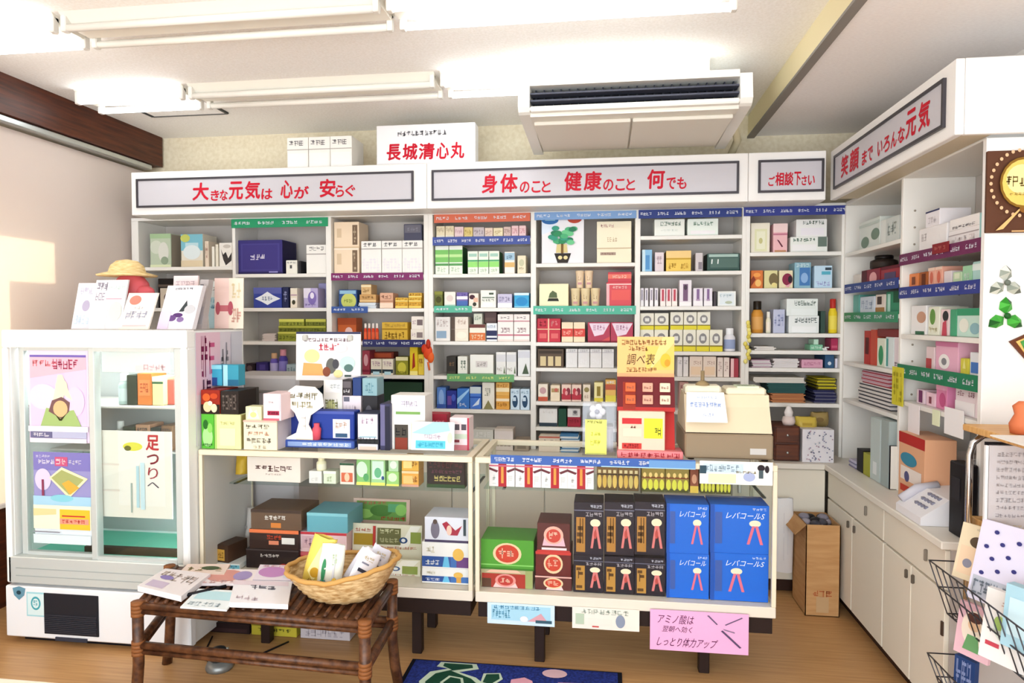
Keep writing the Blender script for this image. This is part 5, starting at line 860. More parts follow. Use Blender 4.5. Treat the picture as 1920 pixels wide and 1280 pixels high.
# cash register seen from behind
y = CY0+.06; p0, p1 = PY(1284, 854, y), PY(1450, 854, y); w = p1.x-p0.x; r = empty('cash_register', ((p0.x+p1.x)/2, y, ZK), 'beige cash register on the counter with notices taped on', 'cash register')
zb_ = PY(1370, 812, y).z-ZK; ztop = PY(1400, 740, y+.08).z-ZK
BG = M('e2d2b4', .45); TP = M('94826a', .5)
at(MB().box(-w/2, 0, .008, w/2, .36, zb_-.004, TP, c=.006), r, 'cash_drawer')
b = MB()
for sx in (-1, 1):
    for yy in (.03, .33): b.tube([(sx*w*.42, yy, 0), (sx*w*.42, yy, .01)], .014, BLACK, 10)
at(b, r, 'feet')
sec = [(.006, zb_), (.06, zb_+.1), (.075, ztop), (.2, ztop+.01), (.33, zb_+.04), (.33, zb_)]
b = MB().prism([(-w*.49, yy, z) for yy, z in sec], (w*.98, 0, 0), BG)
at(b, r, 'body')
at(MB().box(w*.0, .07, ztop-.002, w*.46, .2, ztop+.03, M('eae2c8', .45), c=.008).box(w*.13, .08, ztop+.03, w*.38, .17, ztop+.036, 'd8e4c8').art((w*.13, .08, ztop+.037), (w*.25, 0, 0), (0, .09, 0), 't .1 .2 .9 .8 a8bca0 6'), r, 'printer_cover')
at(MB().box(-w*.48, .06, ztop-.002, -w*.06, .16, ztop+.038, M('ece4cc', .45), c=.008), r, 'display_housing')
at(MB().tube([(-w*.27, .09, ztop+.03), (-w*.27, .09, ztop+.1)], .008, M('8a7858', .4), 8).lathe([(.03, 0), (.028, .008), (.01, .02)], M('9a8560', .4), 12, (-w*.27, .09, ztop+.038)), r, 'display_pole')
s0 = Vector((0, .05, .1)).normalized()
at(MB().prism([(-w*.49, -.012, zb_+.045), (-w*.02, -.012, zb_+.045), (-w*.04, .045, ztop+.012), (-w*.47, .045, ztop+.012)], (0, .003, 0), 'f4f4f6').art((-w*.49, -.012, zb_+.045), (w*.46, 0, 0), (0, .057, ztop+.012-zb_-.045), 't .12 .5 .9 .66 7a98d0 8;t .4 .2 .7 .3 a8b8d8 5;t .3 .78 .8 .86 b8c8e0 6'), r, 'notice_sheet')
at(MB().box(w*.24, -.001, .03, w*.42, .0, .055, 'c8c4c0'), r, 'name_plate')
# ================================================================ REFRIGERATED CASE AT THE LEFT
FX0, FX1, FY0, FY1, FZ = -2.745, -1.83, 2.8, 3.26, 1.447
def fz(py): return PY(180, py, FY0).z
def fx(px, py=850): return PY(px, py, FY0).x
fo = ((FX0+FX1)/2, FY0, 0)
r = fridge = empty('refrigerated_case', fo, 'white refrigerated case with two sliding glass doors by the blind', 'refrigerator')
def FP(nm, a, b_, m, c=.0, parent=None): return at(MB().box(a[0]-fo[0], a[1]-FY0, a[2], b_[0]-fo[0], b_[1]-FY0, b_[2], m, c=c), parent or r, nm)
FW_ = M('f6f7f5', .3); FIN = M('e9efee', .4)
zlow, zsill, ztop_ = fz(1098), fz(1048), fz(652)
b = MB()
for a in ((FX0, FY0, zlow, FX0+.03, FY1, FZ), (FX1-.03, FY0, zlow, FX1, FY1, FZ), (FX0+.03, FY1-.03, zlow, FX1-.03, FY1, FZ-.03), (FX0+.03, FY0+.0, FZ-.03, FX1-.03, FY1, FZ)): b.box(a[0]-fo[0], a[1]-FY0, a[2], a[3]-fo[0], a[4]-FY0, a[5], FW_)
at(b, r, 'cabinet_shell')
FP('top_rail', (FX0-.002, FY0-.02, ztop_), (FX1+.002, FY0+.05, FZ+.004), FW_, .006)
FP('corner_post', (FX0-.002, FY0-.02, zlow), (fx(24), FY0+.05, ztop_), FW_, .006); FP('corner_post', (fx(344), FY0-.02, zlow), (FX1+.002, FY0+.05, ztop_), FW_, .006)
FP('sill_rail', (FX0+.01, FY0-.02, zlow), (FX1-.01, FY0+.06, zsill), SILVER, .004)
for i in (1, 2): FP('sill_groove', (FX0+.05, FY0-.022, zlow+.035*i), (fx(344), FY0-.019, zlow+.035*i+.004), 'a8b0ae')
o = FP('lower_panel', (FX0-.006, FY0-.025, .03), (FX1+.004, FY0+.02, zlow-.012), M('f3f5f8', .3), .006)
FP('compressor_box', (FX0+.01, FY0+.02, .03), (FX1-.01, FY1, zlow), FW_); FP('plinth', (FX0+.05, FY0+.02, 0), (FX1-.05, FY1, .03), BLACK)
g = FP('vent_grille', (fx(92, 1150), FY0-.03, fz(1188)), (fx(193, 1150), FY0-.024, fz(1112)), M('26262c', .5), .002)
b = MB()
for i in range(10): b.box(fx(95, 1150)-fo[0], -.034, fz(1186)+.0085*i+.006, fx(190, 1150)-fo[0], -.028, fz(1186)+.0085*i+.0095, '3c3c44')
b.build('slats', g)
FP('drip_slot', (fx(113, 1195), FY0-.03, fz(1200)), (fx(172, 1195), FY0-.024, fz(1193)), '3a3c48', .001)
p_ = PY(36, 1111, FY0-.026); b = MB().prism([(p_.x-fo[0]+x*.036, -.026, p_.z+z*.036) for x, z in ((-.9, .6), (0, .85), (.9, .6), (.7, -.3), (0, -.9), (-.7, -.3))], (0, -.002, 0), '6a9ab0'); b.art((p_.x-fo[0]-.012, -.028, p_.z-.012), (.024, 0, 0), (0, 0, .024), 'e .5 .6 .5 .4 2a4450'); at(b, r, 'badge_sticker')
a0, a1 = PY(51, 1154, FY0-.026), PY(85, 1111, FY0-.026); w, h = a1.x-a0.x, a1.z-a0.z
at(MB().box(a0.x-fo[0], -.0275, a0.z, a1.x-fo[0], -.026, a1.z, 'a8dce4').art((a0.x-fo[0], -.0275, a0.z), (w, 0, 0), (0, 0, h), 'r .06 .06 .94 .94 ddf3f5;e .5 .55 .26 .28 4aa8b4;e .5 .55 .18 .2 ddf3f5;t .38 .42 .62 .68 4aa8b4 2'), r, 'round_logo_sticker')
# sliding doors
GD = glass('case_glass', (.96, .985, .98), .035)
def door(name, px0, px1, y):
    x0, x1 = PY(px0, 850, y).x, PY(px1, 850, y).x; d = r
    fr = FP(name, (x0, y-.012, zsill), (x0+.028, y+.012, ztop_), SILVER, .002)
    b = MB().box(x1-.034-fo[0], y-.012-FY0, zsill, x1-fo[0], y+.012-FY0, ztop_, SILVER, c=.002).box(x0+.028-fo[0], y-.012-FY0, zsill, x1-.034-fo[0], y+.012-FY0, zsill+.016, SILVER).box(x0+.028-fo[0], y-.012-FY0, ztop_-.016, x1-.034-fo[0], y+.012-FY0, ztop_, SILVER); b.build('door_frame', fr)
    MB().box(x0+.026-fo[0], y-.003-FY0, zsill+.014, x1-.032-fo[0], y+.003-FY0, ztop_-.014, GD).build('door_glass', fr)
door('sliding_door', 42, 188, FY0+.03); door('sliding_door', 172, 345, FY0+.006)
FP('case_floor', (FX0+.03, FY0+.05, zlow), (FX1-.03, FY1-.03, zsill-.012), '7fe6c8')
for py in (762,): 
    z = PY(260, py, FY0+.06).z; FP('wire_shelf', (FX0+.04, FY0+.06, z-.01), (FX1-.04, FY1-.04, z), M('d0cdc6', .4), .002)
zsh = z
FP('inner_liner', (FX0+.031, FY1-.036, zsill), (FX1-.031, FY1-.031, FZ-.031), M('b4b8b4', .5))
FP('added_inner_lamp', (FX0+.06, FY0+.07, FZ-.05), (FX1-.06, FY0+.1, FZ-.032), M('fbf7ee', .4, 0, .3, 18.0))  # added lamp strip to brighten the inside of the case
FP('added_inner_lamp', (FX1-.05, FY0+.06, zsill+.05), (FX1-.035, FY0+.075, FZ-.1), M('fbf7ee', .4, 0, .3, 18.0))  # second added strip, hidden by the post, to light the case floor
FP('table_reflection_bar', (FX0+.3, FY0+.1, zsill-.012), (FX1-.05, FY0+.13, zsill+.02), M('4a3c30', .5))  # dark bar stands in for the table edge reflected in the glass
# goods inside and posters
inside_case = lambda place, z, items: comp(place, z, items, plane=FY0+.1, inset=0)
inside_case('on the refrigerated case shelf', zsh+.001, [('b', 216, 236, 700, 'a8bcb4', '', 'pale bottle', {'cap': 'd8e0dc', 'lab': 'c0d0cc'}), ('c', 237, 256, 703, '2f3a2c', '', 'dark green carton', {}), ('c', 257, 284, 700, 'd0783a', 'r .1 .3 .9 .8 e08a50;t .2 .4 .8 .7 b8542a 3', 'orange carton', {}), ('c', 285, 306, 706, 'eedf9a', 'r 0 .75 1 .82 3a6a4a;r 0 .84 1 1 f6f2e2', 'cream yellow carton', {}), ('c', 310, 326, 712, 'b8564a', '', 'brick red carton', {'in': .03})])
z2 = PY(260, 845, FY0+.2).z
FP('wire_shelf', (FX0+.04, FY0+.2, z2-.01), (FX1-.04, FY1-.04, z2), M('d0cdc6', .4), .002)
comp('on lower shelf of refrigerated case', z2+.001, [('b', 212, 228, 790, 'd8d8d0', '', 'silver topped bottle', {'cap': 'f4f4f0', 'lab': '8a9a88'}), ('c', 230, 252, 800, '4a5a48', A('7a8a68'), 'dark olive carton', {}), ('c', 254, 280, 796, 'c89a7a', A('8a5a48'), 'tan carton', {}), ('c', 282, 300, 802, '3f4a44', A('6a7a70'), 'charcoal green carton', {}), ('c', 302, 324, 798, '8a6a50', A('b0906a'), 'brown carton', {})], plane=FY0+.2, inset=.02)
yl = FY0+.0165
hang('poster', 53, 165, 657, 829, yl, 'ead8f0', 'r .03 .18 .97 .93 e2cbec;r .03 .93 .97 .955 7a6ab8;p ecbccc .03 .7 .97 .8 .97 .93 .03 .93;t .08 .83 .5 .9 d86a70 4;t .42 .8 .85 .91 a83a5a 5;e .25 .5 .24 .14 eed8f4;e .78 .45 .16 .16 e8d0f0;p f6eecb .4 .42 .5 .74 .58 .74 .74 .46 .6 .52 .56 .44;e .56 .62 .1 .07 f4ecc8;p a4c07a .2 .18 .88 .18 .76 .36 .6 .34 .3 .38;p 7a5a5a .34 .34 .4 .46 .56 .5 .7 .44 .68 .34 .56 .26;e .54 .37 .12 .09 e4bc8a;p 3a3a1c .44 .32 .54 .26 .64 .32 .56 .24 .52 .24;r .03 .05 .97 .12 b8bcd8;r .03 .05 .4 .12 6a6a90;t .08 .065 .36 .105 e8e8f0 3;r .03 0 .97 .045 f2f2fa;r .0 .12 1 .18 f4f0f8', 'purple poster with rooted plant figure on sliding door', 'poster')
hang('poster', 63, 171, 846, 1018, yl, 'e4eef4', 'r 0 .46 1 1 9a98cc;r 0 .8 1 1 827cc0;t .05 .94 .3 .97 d8d8f0 5;t .08 .87 .38 .92 e8e4f4 4;r .38 .85 .6 .95 c85a80;t .4 .87 .58 .93 f6d8e0 2;t .62 .87 .85 .92 e0dcf0 4;e .17 .7 .14 .12 d8d0ec;p f2ecc0 .28 .72 .5 .84 .95 .72 .62 .5;p a8b070 .32 .72 .5 .81 .88 .71 .62 .54;p e0b048 .5 .66 .62 .7 .8 .62 .64 .54;r .15 .52 .19 .7 8a3a58;r 0 .42 1 .52 a8d4ec;e .5 .5 .2 .04 8ad0e0;r 0 .16 1 .42 eef0d8;p f0d8a0 .0 .3 .4 .32 .4 .38 .0 .38;r .46 .16 .98 .38 f2c43a;r .5 .3 .9 .315 c83a34;r .46 .22 .96 .28 f0a088;t .5 .23 .9 .27 c84a3a 6;r 0 .12 .46 .13 8a8a98;r 0 0 1 .1 dcecf0', 'blue purple poster with diamond food photograph on sliding door', 'poster')
yq = FY0+.05
hang('paper_notice', 190, 322, 806, 970, yq, 'f3eee2', 'r .24 .14 .9 1 f7f3ea;e .45 .82 .14 .05 e6e04a;e .38 .8 .05 .03 6a6a24;W .64 .78 .83 .96 c22a30 足;W .65 .62 .82 .74 8a2a34 つ;w .66 .45 .81 .59 a83a44 り;w .65 .35 .83 .42 5a4a58 へ;r .5 .12 .54 .6 bfe0ea;r .56 .1 .62 .64 cfe8f0;r .42 .06 .44 .4 a8b8b0;r .0 .6 .26 .62 e8dcd0;r .0 .3 .26 .32 e8dcd0', 'white notice with red vertical characters inside glass case', 'sign')
hang('paper_notice', 191, 318, 654, 698, yq, 'f4f5f2', 'r .5 .05 1 .3 f6e6e8;t .62 .1 .95 .35 eab8c0 4', 'blank white paper behind top of sliding door', 'paper')
# ================================================================ ON TOP OF THE CASE
TZ = FZ+.006
def lean(name, px0, px1, pyt, y, base, spec, label, cat, tilt=R(14), t=.01, skew=0):
    p0, p1 = PY(px0, 612, y), PY(px1, 612, y); w = p1.x-p0.x; h = PY((px0+px1)/2, pyt, y+.03).z-TZ; s = h*math.tan(tilt)
    b = MB().prism([(-w/2, 0, 0), (w/2, 0, 0), (w/2+skew, s, h), (-w/2+skew, s, h)], (0, t, 0), base)
    b.art((-w/2, 0, 0), (w, 0, 0), (skew, s, h), spec)
    o = tag(b.build(name, None, ((p0.x+p1.x)/2, y, TZ)), label, cat)
    MB().prism([(-w*.2, s*.75+t, h*.75), (w*.2, s*.75+t, h*.75), (w*.2, s+.05, 0), (-w*.2, s+.05, 0)], (0, .002, 0), 'd8d4d0').build('strut', o); return o
lean('leaflet', 133, 168, 530, 2.93, 'e9e9f2', 't .15 .75 .9 .9 c8c4d8 3;e .6 .5 .2 .12 b8b0c8;t .1 .1 .9 .3 cfe0ec 4', 'narrow pale leaflet beside the pink toy', 'leaflet')
lean('leaflet', 166, 226, 524, 2.91, 'f2f1f5', 't .06 .78 .4 .95 8a8494 3;t .06 .58 .36 .74 a8a0b0 3;r .4 .6 .9 .62 e8a8b8;t .45 .8 .95 .88 c8e0d8 4;r .02 .0 .5 .45 fafafc;e .75 .35 .2 .2 e4e8d8', 'wide white leaflet with grey characters on the case', 'leaflet')
lean('leaflet', 222, 277, 549, 2.86, 'f5efe2', 'e .3 .8 .2 .13 d88a7a;t .12 .28 .85 .5 a8a8bc 4;r .1 .08 .9 .12 e8c8c8;t .3 .55 .7 .62 c8c0c8 3', 'cream leaflet with red oval on the case', 'leaflet', skew=.025)
lean('booklet', 294, 360, 535, 2.9, 'efeaf0', 't .25 .9 .75 .95 3a3a40 5;p 3f4648 .5 .4 .66 .66 .74 .45 .62 .4;e .5 .32 .14 .05 5a3a70;e .35 .25 .12 .07 6a4a80;e .6 .22 .1 .06 8a70a0;r .0 .0 .3 .4 e8d4ea;e .8 .45 .15 .1 c8c8cc', 'white booklet with dark mountain and violets on the case', 'booklet', R(12), .03, .03)
lean('booklet', 362, 378, 524, 2.99, 'b8b0b0', 'r .1 .5 .5 .9 4a4648;r .1 .1 .9 .45 a8a4a8', 'grey spined booklet behind violet booklet', 'booklet', R(8), .04, .02)
lean('leaflet', 322, 368, 517, 3.06, 'efdcdc', 't .1 .8 .9 .9 c8b0b8 4', 'tall pale rose leaflet behind violet booklet', 'leaflet', R(5))
# generic pink toy with a straw hat
q = PY(243, 545, 3.08); t_ = empty('plush_toy', (q.x, q.y, TZ), 'round pink toy wearing a straw hat on the case', 'toy'); zt = PY(243, 482, 3.08).z-TZ; u = zt/.335
PINK = M('d8626a', .5)
at(MB().ell((0, 0, .07*u), (.07*u, .06*u, .07*u), PINK).ell((.01*u, 0, .185*u), (.085*u, .07*u, .075*u), PINK).ell((.09*u, -.02*u, .17*u), (.05*u, .03*u, .03*u), PINK).ell((-.085*u, .0, .2*u), (.025*u, .02*u, .03*u), PINK), t_, 'body')
at(MB().ell((.03*u, -.068*u, .205*u), (.014*u, .008*u, .016*u), '3a2a40', 10, 7), t_, 'eye')
at(MB().ell((.03*u, -.06*u, .12*u), (.05*u, .02*u, .012*u), 'f2e4e0', 12, 7), t_, 'collar')
at(MB().lathe([(.125*u, .0), (.13*u, .006*u), (.08*u, .02*u), (.07*u, .05*u), (.045*u, .072*u), (.005, .08*u)], NM('straw', 'd8b878', 'eed6a0', (1, 1, 6), 30, 3, .7, .4), 24, (-.01*u, 0, .245*u)), t_, 'straw_hat')
# leaflets, stand and grey bin behind the counter end
card('leaflet', 381, 411, 527, 608, 3.2, 'eaf0ee', 'r .0 .0 .9 .66 bfe0e8;t .15 .42 .8 .5 3a7a98 2;t .15 .55 .8 .64 6ab0c4 3;t .2 .8 .8 .9 a8a0a0 3', 'pale leaflet with cyan panel standing on the case', 'leaflet', R(2), .004, None, True, TZ)
card('leaflet', 402, 456, 521, 608, 3.19, 'f3e6d4', 'r 0 0 .5 1 f2d4cc;r .08 .34 .55 .46 c87078;e .12 .4 .08 .13 b85a68;e .56 .4 .09 .14 b85a68;t .6 .12 .95 .4 d8a898 2;t .6 .6 .95 .9 e0d0a8 2', 'cream leaflet with pink dumbbell standing on the case', 'leaflet', R(2), .004, None, True, TZ)
q0, q1 = PX(366, 700, FX1), PX(452, 700, FX1); zt, zb = PX(415, 622, FX1).z, .925; w = q1.y-q0.y
b = MB().box(-w/2, -.002, zb-zt, w/2, 0, 0, 'dcd4de').art((-w/2, -.002, zb-zt), (w, 0, 0), (0, 0, zt-zb), 'r .0 .45 .5 1 e6c4d4;t .1 .6 .24 .97 8a2a58 2;t .26 .62 .4 .92 c85a88 1;t .5 .6 .58 .9 6a6a74 1;t .62 .6 .7 .9 8a8a94 1;t .1 .3 .3 .58 5a2a48 2;r .74 0 1 1 d0d0da')
tag(b.build('poster', None, (FX1+.0025, (q0.y+q1.y)/2, zt), R(90)), 'lilac poster with magenta characters on side of refrigerated case', 'poster')
on('on the black flower carton', CY0+.12, [('c', 394, 416, 684, '3fa4c4', 'r 0 0 .6 .4 2a4a8a;r 0 .8 1 1 8ad4e4', 'blue carton with pale top', {'d': .06}), ('c', 418, 447, 684, '3f9cb4', 'r 0 0 .3 1 a8e0ec;r .3 0 1 .3 2a6a8a', 'teal carton', {'d': .06})], PY(420, 729, CY0+.02).z+.003)
y = 3.325; p0, p1 = PY(412, 830, y), PY(560, 830, y); w = p1.x-p0.x; zt = PY(480, 704, y).z; r = empty('storage_bin', ((p0.x+p1.x)/2, y, 0), 'grey plastic storage bin with wide rim behind counter', 'bin')
at(MB().box(-w/2+.02, .02, 0, w/2-.02, .3, zt-.05, M('b4aeb0', .45), c=.02), r, 'body'); at(MB().box(-w/2, 0, zt-.09, w/2, .33, zt, M('bdb7b5', .4), c=.015), r, 'lid')
# ================================================================ BOXES ON TOP OF THE FASCIA
zt_ = ZH1+.001
on('standing on the long sign board', YH+.06, [('c', 538, 660, 258, 'f3f0ea', 'r 0 .6 1 .63 b8b2ac;t .1 .74 .8 .9 6a6668 3;r .05 .05 .95 .5 f6f4f0', 'tall white lidded carton', {'n': 3, 'd': .2})], zt_)
p0, p1 = PY(706, 303, YH+.06), PY(891, 303, YH+.06); w = p1.x-p0.x; h = PY(800, 232, YH+.06).z-zt_; r = empty('advertising_sign', ((p0.x+p1.x)/2, YH+.06, zt_), 'white box sign with red lettering standing on the fascia', 'sign')
at(MB().box(-w/2, 0, 0, w/2, .1, h, M('efeef0', .4), c=.004), r, 'case')
b = MB()
for ch, a, c in (('長', 725, 752), ('城', 755, 783), ('清', 785, 815), ('心', 818, 842), ('丸', 845, 871)):
    x0, x1 = PY(a, 280, YH+.06).x-(p0.x+p1.x)/2, PY(c, 280, YH+.06).x-(p0.x+p1.x)/2
    b.art((x0, -.001, h*.14), (x1-x0, 0, 0), (0, 0, h*.4), 'W 0 0 1 1 c3142c '+ch)
at(b, r, 'red_lettering'); b = MB().art((-w*.28, -.001, h*.72), (w*.5, 0, 0), (0, 0, h*.12), 't 0 0 1 1 4a484e 11'); at(b, r, 'small_lettering')
# ================================================================ RATTAN TABLE
c = [PZ(258, 1130, .43), PZ(684, 1166, .43), PZ(735, 1090, .43), PZ(318, 1062, .43)]
tc = sum(c, Vector())/4; tc.z = 0
r = empty('rattan_table', tc, 'low dark rattan table with brochures and wicker basket', 'table')
L = [v-tc for v in c]
def q4(k, z, s=1.0): v = L[k]*s; return Vector((v.x, v.y, z))
def tp(nm, path, rad, m=RATTAN, n=10): return at(MB().tube(path, rad, m, n), r, nm)
for k in range(4): tp('leg', [q4(k, .0, 1.05), q4(k, .08, 1.02), q4(k, .2, 1.0), q4(k, .43, 1.0)], .021)
for z, rd in ((.42, .013), (.399, .01), (.27, .015), (.245, .01)):
    for k in range(4):
        tp('rail', [q4(k, z), q4((k+1) % 4, z)], rd)
b = MB().prism([q4(k, .425, .97) for k in range(4)], (0, 0, .008), RATTAN)
for i in range(22):
    t = (i+.5)/22; b.tube([q4(0, .436, .97).lerp(q4(1, .436, .97), t), q4(3, .436, .97).lerp(q4(2, .436, .97), t)], .008, RATTAN, 6)
at(b, r, 'top_slats')
for k in range(4):
    for z in (.406, .257):
        b = MB()
        for i in range(4): b.tube([q4(k, z-.024+i*.014), q4(k, z-.012+i*.014)], .0245, M('8a5630', .5), 10)
        at(b, r, 'cane_binding')
TT = .446
SP = .2145
def flat(name, px, z, base, spec, label, t=.004, cat='leaflet', lift=0):
    """printed sheet lying on a level at height z; px: its corners in the photo (near left, near right, far right, far left)"""
    P = [PZ(a, b_, z) for a, b_ in px]; o = sum(P, Vector())/4; o.z = z
    b = MB().prism([p-o for p in P], (0, 0, t), base)
    b.art(P[0]-o+Vector((0, 0, t)), P[1]-P[0], P[3]-P[0], spec)
    return tag(b.build(name, None, o), label, cat)
flat('magazine', [(258, 1108), (340, 1128), (395, 1085), (310, 1075)], TT, 'e9e2e4', 'r .1 .1 .5 .4 c8b8d0;t .1 .5 .9 .9 b8a8a0 5;e .3 .6 .15 .1 8a7ab8', 'stack of pale brochures at the corner of rattan table', .022)
flat('brochure', [(334, 1080), (420, 1082), (432, 1062), (352, 1062)], TT, 'e8d4c8', 't .1 .3 .9 .7 9a8a5a 4;e .6 .6 .2 .2 4a5a3a', 'patterned brochure in front of the refrigerated case post', .012)
flat('flyer', [(338, 1140), (425, 1146), (450, 1110), (372, 1106)], TT, 'eaf2f4', 'r .1 .45 .9 .9 c0e4ec;t .1 .1 .8 .3 b8c8d0 5', 'white flyer with aqua panel lying on rattan table', .006)
flat('flyer', [(430, 1138), (540, 1142), (548, 1098), (440, 1096)], TT, 'f2f0f4', 'r .0 .8 1 1 e8d8e0;t .3 .6 .8 .8 6a6a78 3;t .1 .1 .5 .3 d8c8d0 3', 'white paper pile beside the wicker basket', .018, 'papers')
flat('flyer', [(372, 1098), (470, 1098), (486, 1072), (395, 1070)], TT, 'f4eaea', 'e .4 .5 .35 .4 d89a90;e .75 .5 .18 .3 a898c8;t .0 .0 .9 .2 e8c0c0 5', 'flyer with orange oval photograph on rattan table', .01)
flat('flyer', [(474, 1092), (552, 1094), (560, 1066), (488, 1064)], TT, 'efe4ee', 'e .4 .5 .35 .35 c890c8;t .1 .8 .9 .95 d8a8b8 4;r .7 .1 .95 .4 e0e0e8', 'flyer with mauve oval photograph on rattan table', .014)
q = PZ(400, 1140, TT); b = MB().tube([(-.06, -.05, .007), (.05, .06, .007)], .007, BLACK, 8); tag(b.build('marker_pen', None, (PZ(385, 1112, TT).x, PZ(385, 1112, TT).y, TT)), 'black pen lying between brochures on rattan table', 'pen')
# wicker basket
bc = PZ(640, 1120, TT); r = empty('wicker_basket', (bc.x, bc.y+.02, TT), 'oval wicker basket of snack bags on rattan table', 'basket')
n, m = 72, 12; b = MB(); vs = []; fs = []
for i in range(m):
    t = i/(m-1); rr = .1+.085*t**.7
    for k in range(n):
        a = 2*math.pi*k/n; wv = .004*(1 if (k//3+i) % 2 else -1); tilt = .035*math.cos(a)*t
        vs.append(((rr+wv)*1.15*math.cos(a), (rr+wv)*.9*math.sin(a), .004+.1*t+max(0, tilt)*1.3))
for i in range(m-1):
    for k in range(n): fs.append((i*n+k, i*n+(k+1) % n, (i+1)*n+(k+1) % n, (i+1)*n+k))
fs.append(tuple(range(n))[::-1]); b.add(vs, fs, WICKER, True); at(b, r, 'woven_body')
rim = [Vector(vs[(m-1)*n+k])+Vector((0, 0, .004)) for k in range(0, n, 2)]
at(MB().tube(rim, .009, M('c89a58', .5), 8, True), r, 'rim')
def sack(name, loc, w, h, d, col, spec, label, rz=0, ry=0, rx=0):
    b = MB(); n, m = 18, 9; rnd = random.Random(label)
    for i in range(m):
        t = i/(m-1); prof = math.sin(math.pi*(.06+.88*t))**.6
        for k in range(n):
            a = 2*math.pi*k/n; b.v.append((w*.5*(.9+.1*prof)*math.copysign(abs(math.cos(a))**.6, math.cos(a)), d*.5*prof*math.sin(a)*(1+.15*rnd.uniform(-1, 1)), h*t+.004*rnd.uniform(-1, 1)))
    kk = b.mi(M(col, .35))
    for i in range(m-1):
        for k in range(n): b.f.append((i*n+k, i*n+(k+1) % n, (i+1)*n+(k+1) % n, (i+1)*n+k)); b.m.append(kk); b.sm.append(True)
    b.art((-w*.36, -d*.5, h*.1), (w*.72, 0, 0), (0, 0, h*.8), spec, base=.001)
    o = tag(b.build(name, None, loc), label, 'bag'); o.rotation_euler = (rx, ry, rz); return o
bz_ = TT+.03
sack('snack_bag', (bc.x-.115, bc.y+.0, bz_), .1, .2, .05, 'e8cf62', 'p f2e4a0 .1 .3 .5 .95 .9 .4 .5 .1;e .5 .3 .25 .12 c89a2a;t .2 .05 .8 .15 7a5a1a 4;e .75 .55 .08 .06 7a5a1a', 'yellow snack bag standing in the wicker basket', 0, R(14), R(-6))
sack('snack_bag', (bc.x-.045, bc.y-.02, bz_), .095, .175, .045, 'f2f2e4', 'e .2 .45 .12 .3 3a8a5a;t .05 .02 .4 .2 3a8a9a 2;r .7 .1 .8 .9 d8d8e0;t .6 .6 .9 .9 b8c8a8 2', 'white snack bag with green picture in wicker basket', R(4), R(6), R(-8))
for i, (dx, dy, rz) in enumerate(((.03, .03, 10), (.065, .01, 24), (.1, .03, 34), (.075, -.04, 30))):
    sack('foil_packet', (bc.x+dx, bc.y+dy, bz_+.02+.006*i), .085, .13, .026, ['e6e4ee', 'f0eef4', 'dcdce8', 'eeeaf0'][i], 'r .05 .3 .95 .42 3a3a48;r .1 .6 .6 .66 8a8a9a;t .1 .75 .8 .9 c8b890 4', ['white sachet nearest the green picture bag', 'silvery sachet in the middle of wicker basket', 'grey sachet leaning on the high basket rim', 'front white sachet leaning over basket rim'][i], R(rz), R(34), R(-20))
b = MB().lathe([(.012, 0), (.018, .03), (.005, .05)], M('c9a43a', .3, .5), 10); tag(b.build('foil_tie', None, (bc.x+.0, bc.y-.07, bz_+.02)), 'gold foil twist between bags in wicker basket', 'wrapper')
# on the lower shelf
on('on the floor under glass showcase', 3.0, [('c', 374, 468, 1168, '2a1c1c', 'r .05 .1 .95 .5 3a2626', 'dark brown carton', {'d': .14}), ('c', 471, 556, 1172, 'c2b43c', 't .15 .4 .9 .7 4a4a1c 5;r 0 .88 1 1 8a7a2a', 'mustard carton with dark lettering', {'d': .12}), ('c', 563, 656, 1174, 'c4bcc0', 't .1 .2 .9 .8 a8a0a8 7', 'grey carton with fine print', {'d': .12})], .001)
q = PZ(412, 1252, 0); r = empty('desk_fan_base', (q.x, q.y, 0), 'small round metal object on floor under rattan table', 'metal stand')
r.name = 'metal_stand'
at(MB().lathe([(.055, 0), (.058, .012), (.05, .03), (.02, .04)], M('8a8c8a', .35, .5), 20), r, 'base'); at(MB().lathe([(.03, 0), (.045, .02), (.03, .05), (.01, .055)], M('3a3c3c', .4, .3), 14, (-.005, 0, .035)), r, 'motor'); at(MB().tube([(-.05, 0, .06), (.03, .02, .075)], .01, M('c8cac8', .3, .6), 8), r, 'arm')
b = MB().tube([(-1.83, 2.95, .004), (-1.76, 2.75, .004), (-1.62, 2.7, .004), (-1.52, 2.82, .004), (-1.45, 2.95, .004)], .004, BLACK, 6); tag(b.build('power_cord', None, (0, 0, .001)), 'black power cord lying on floor below rattan table', 'cord')
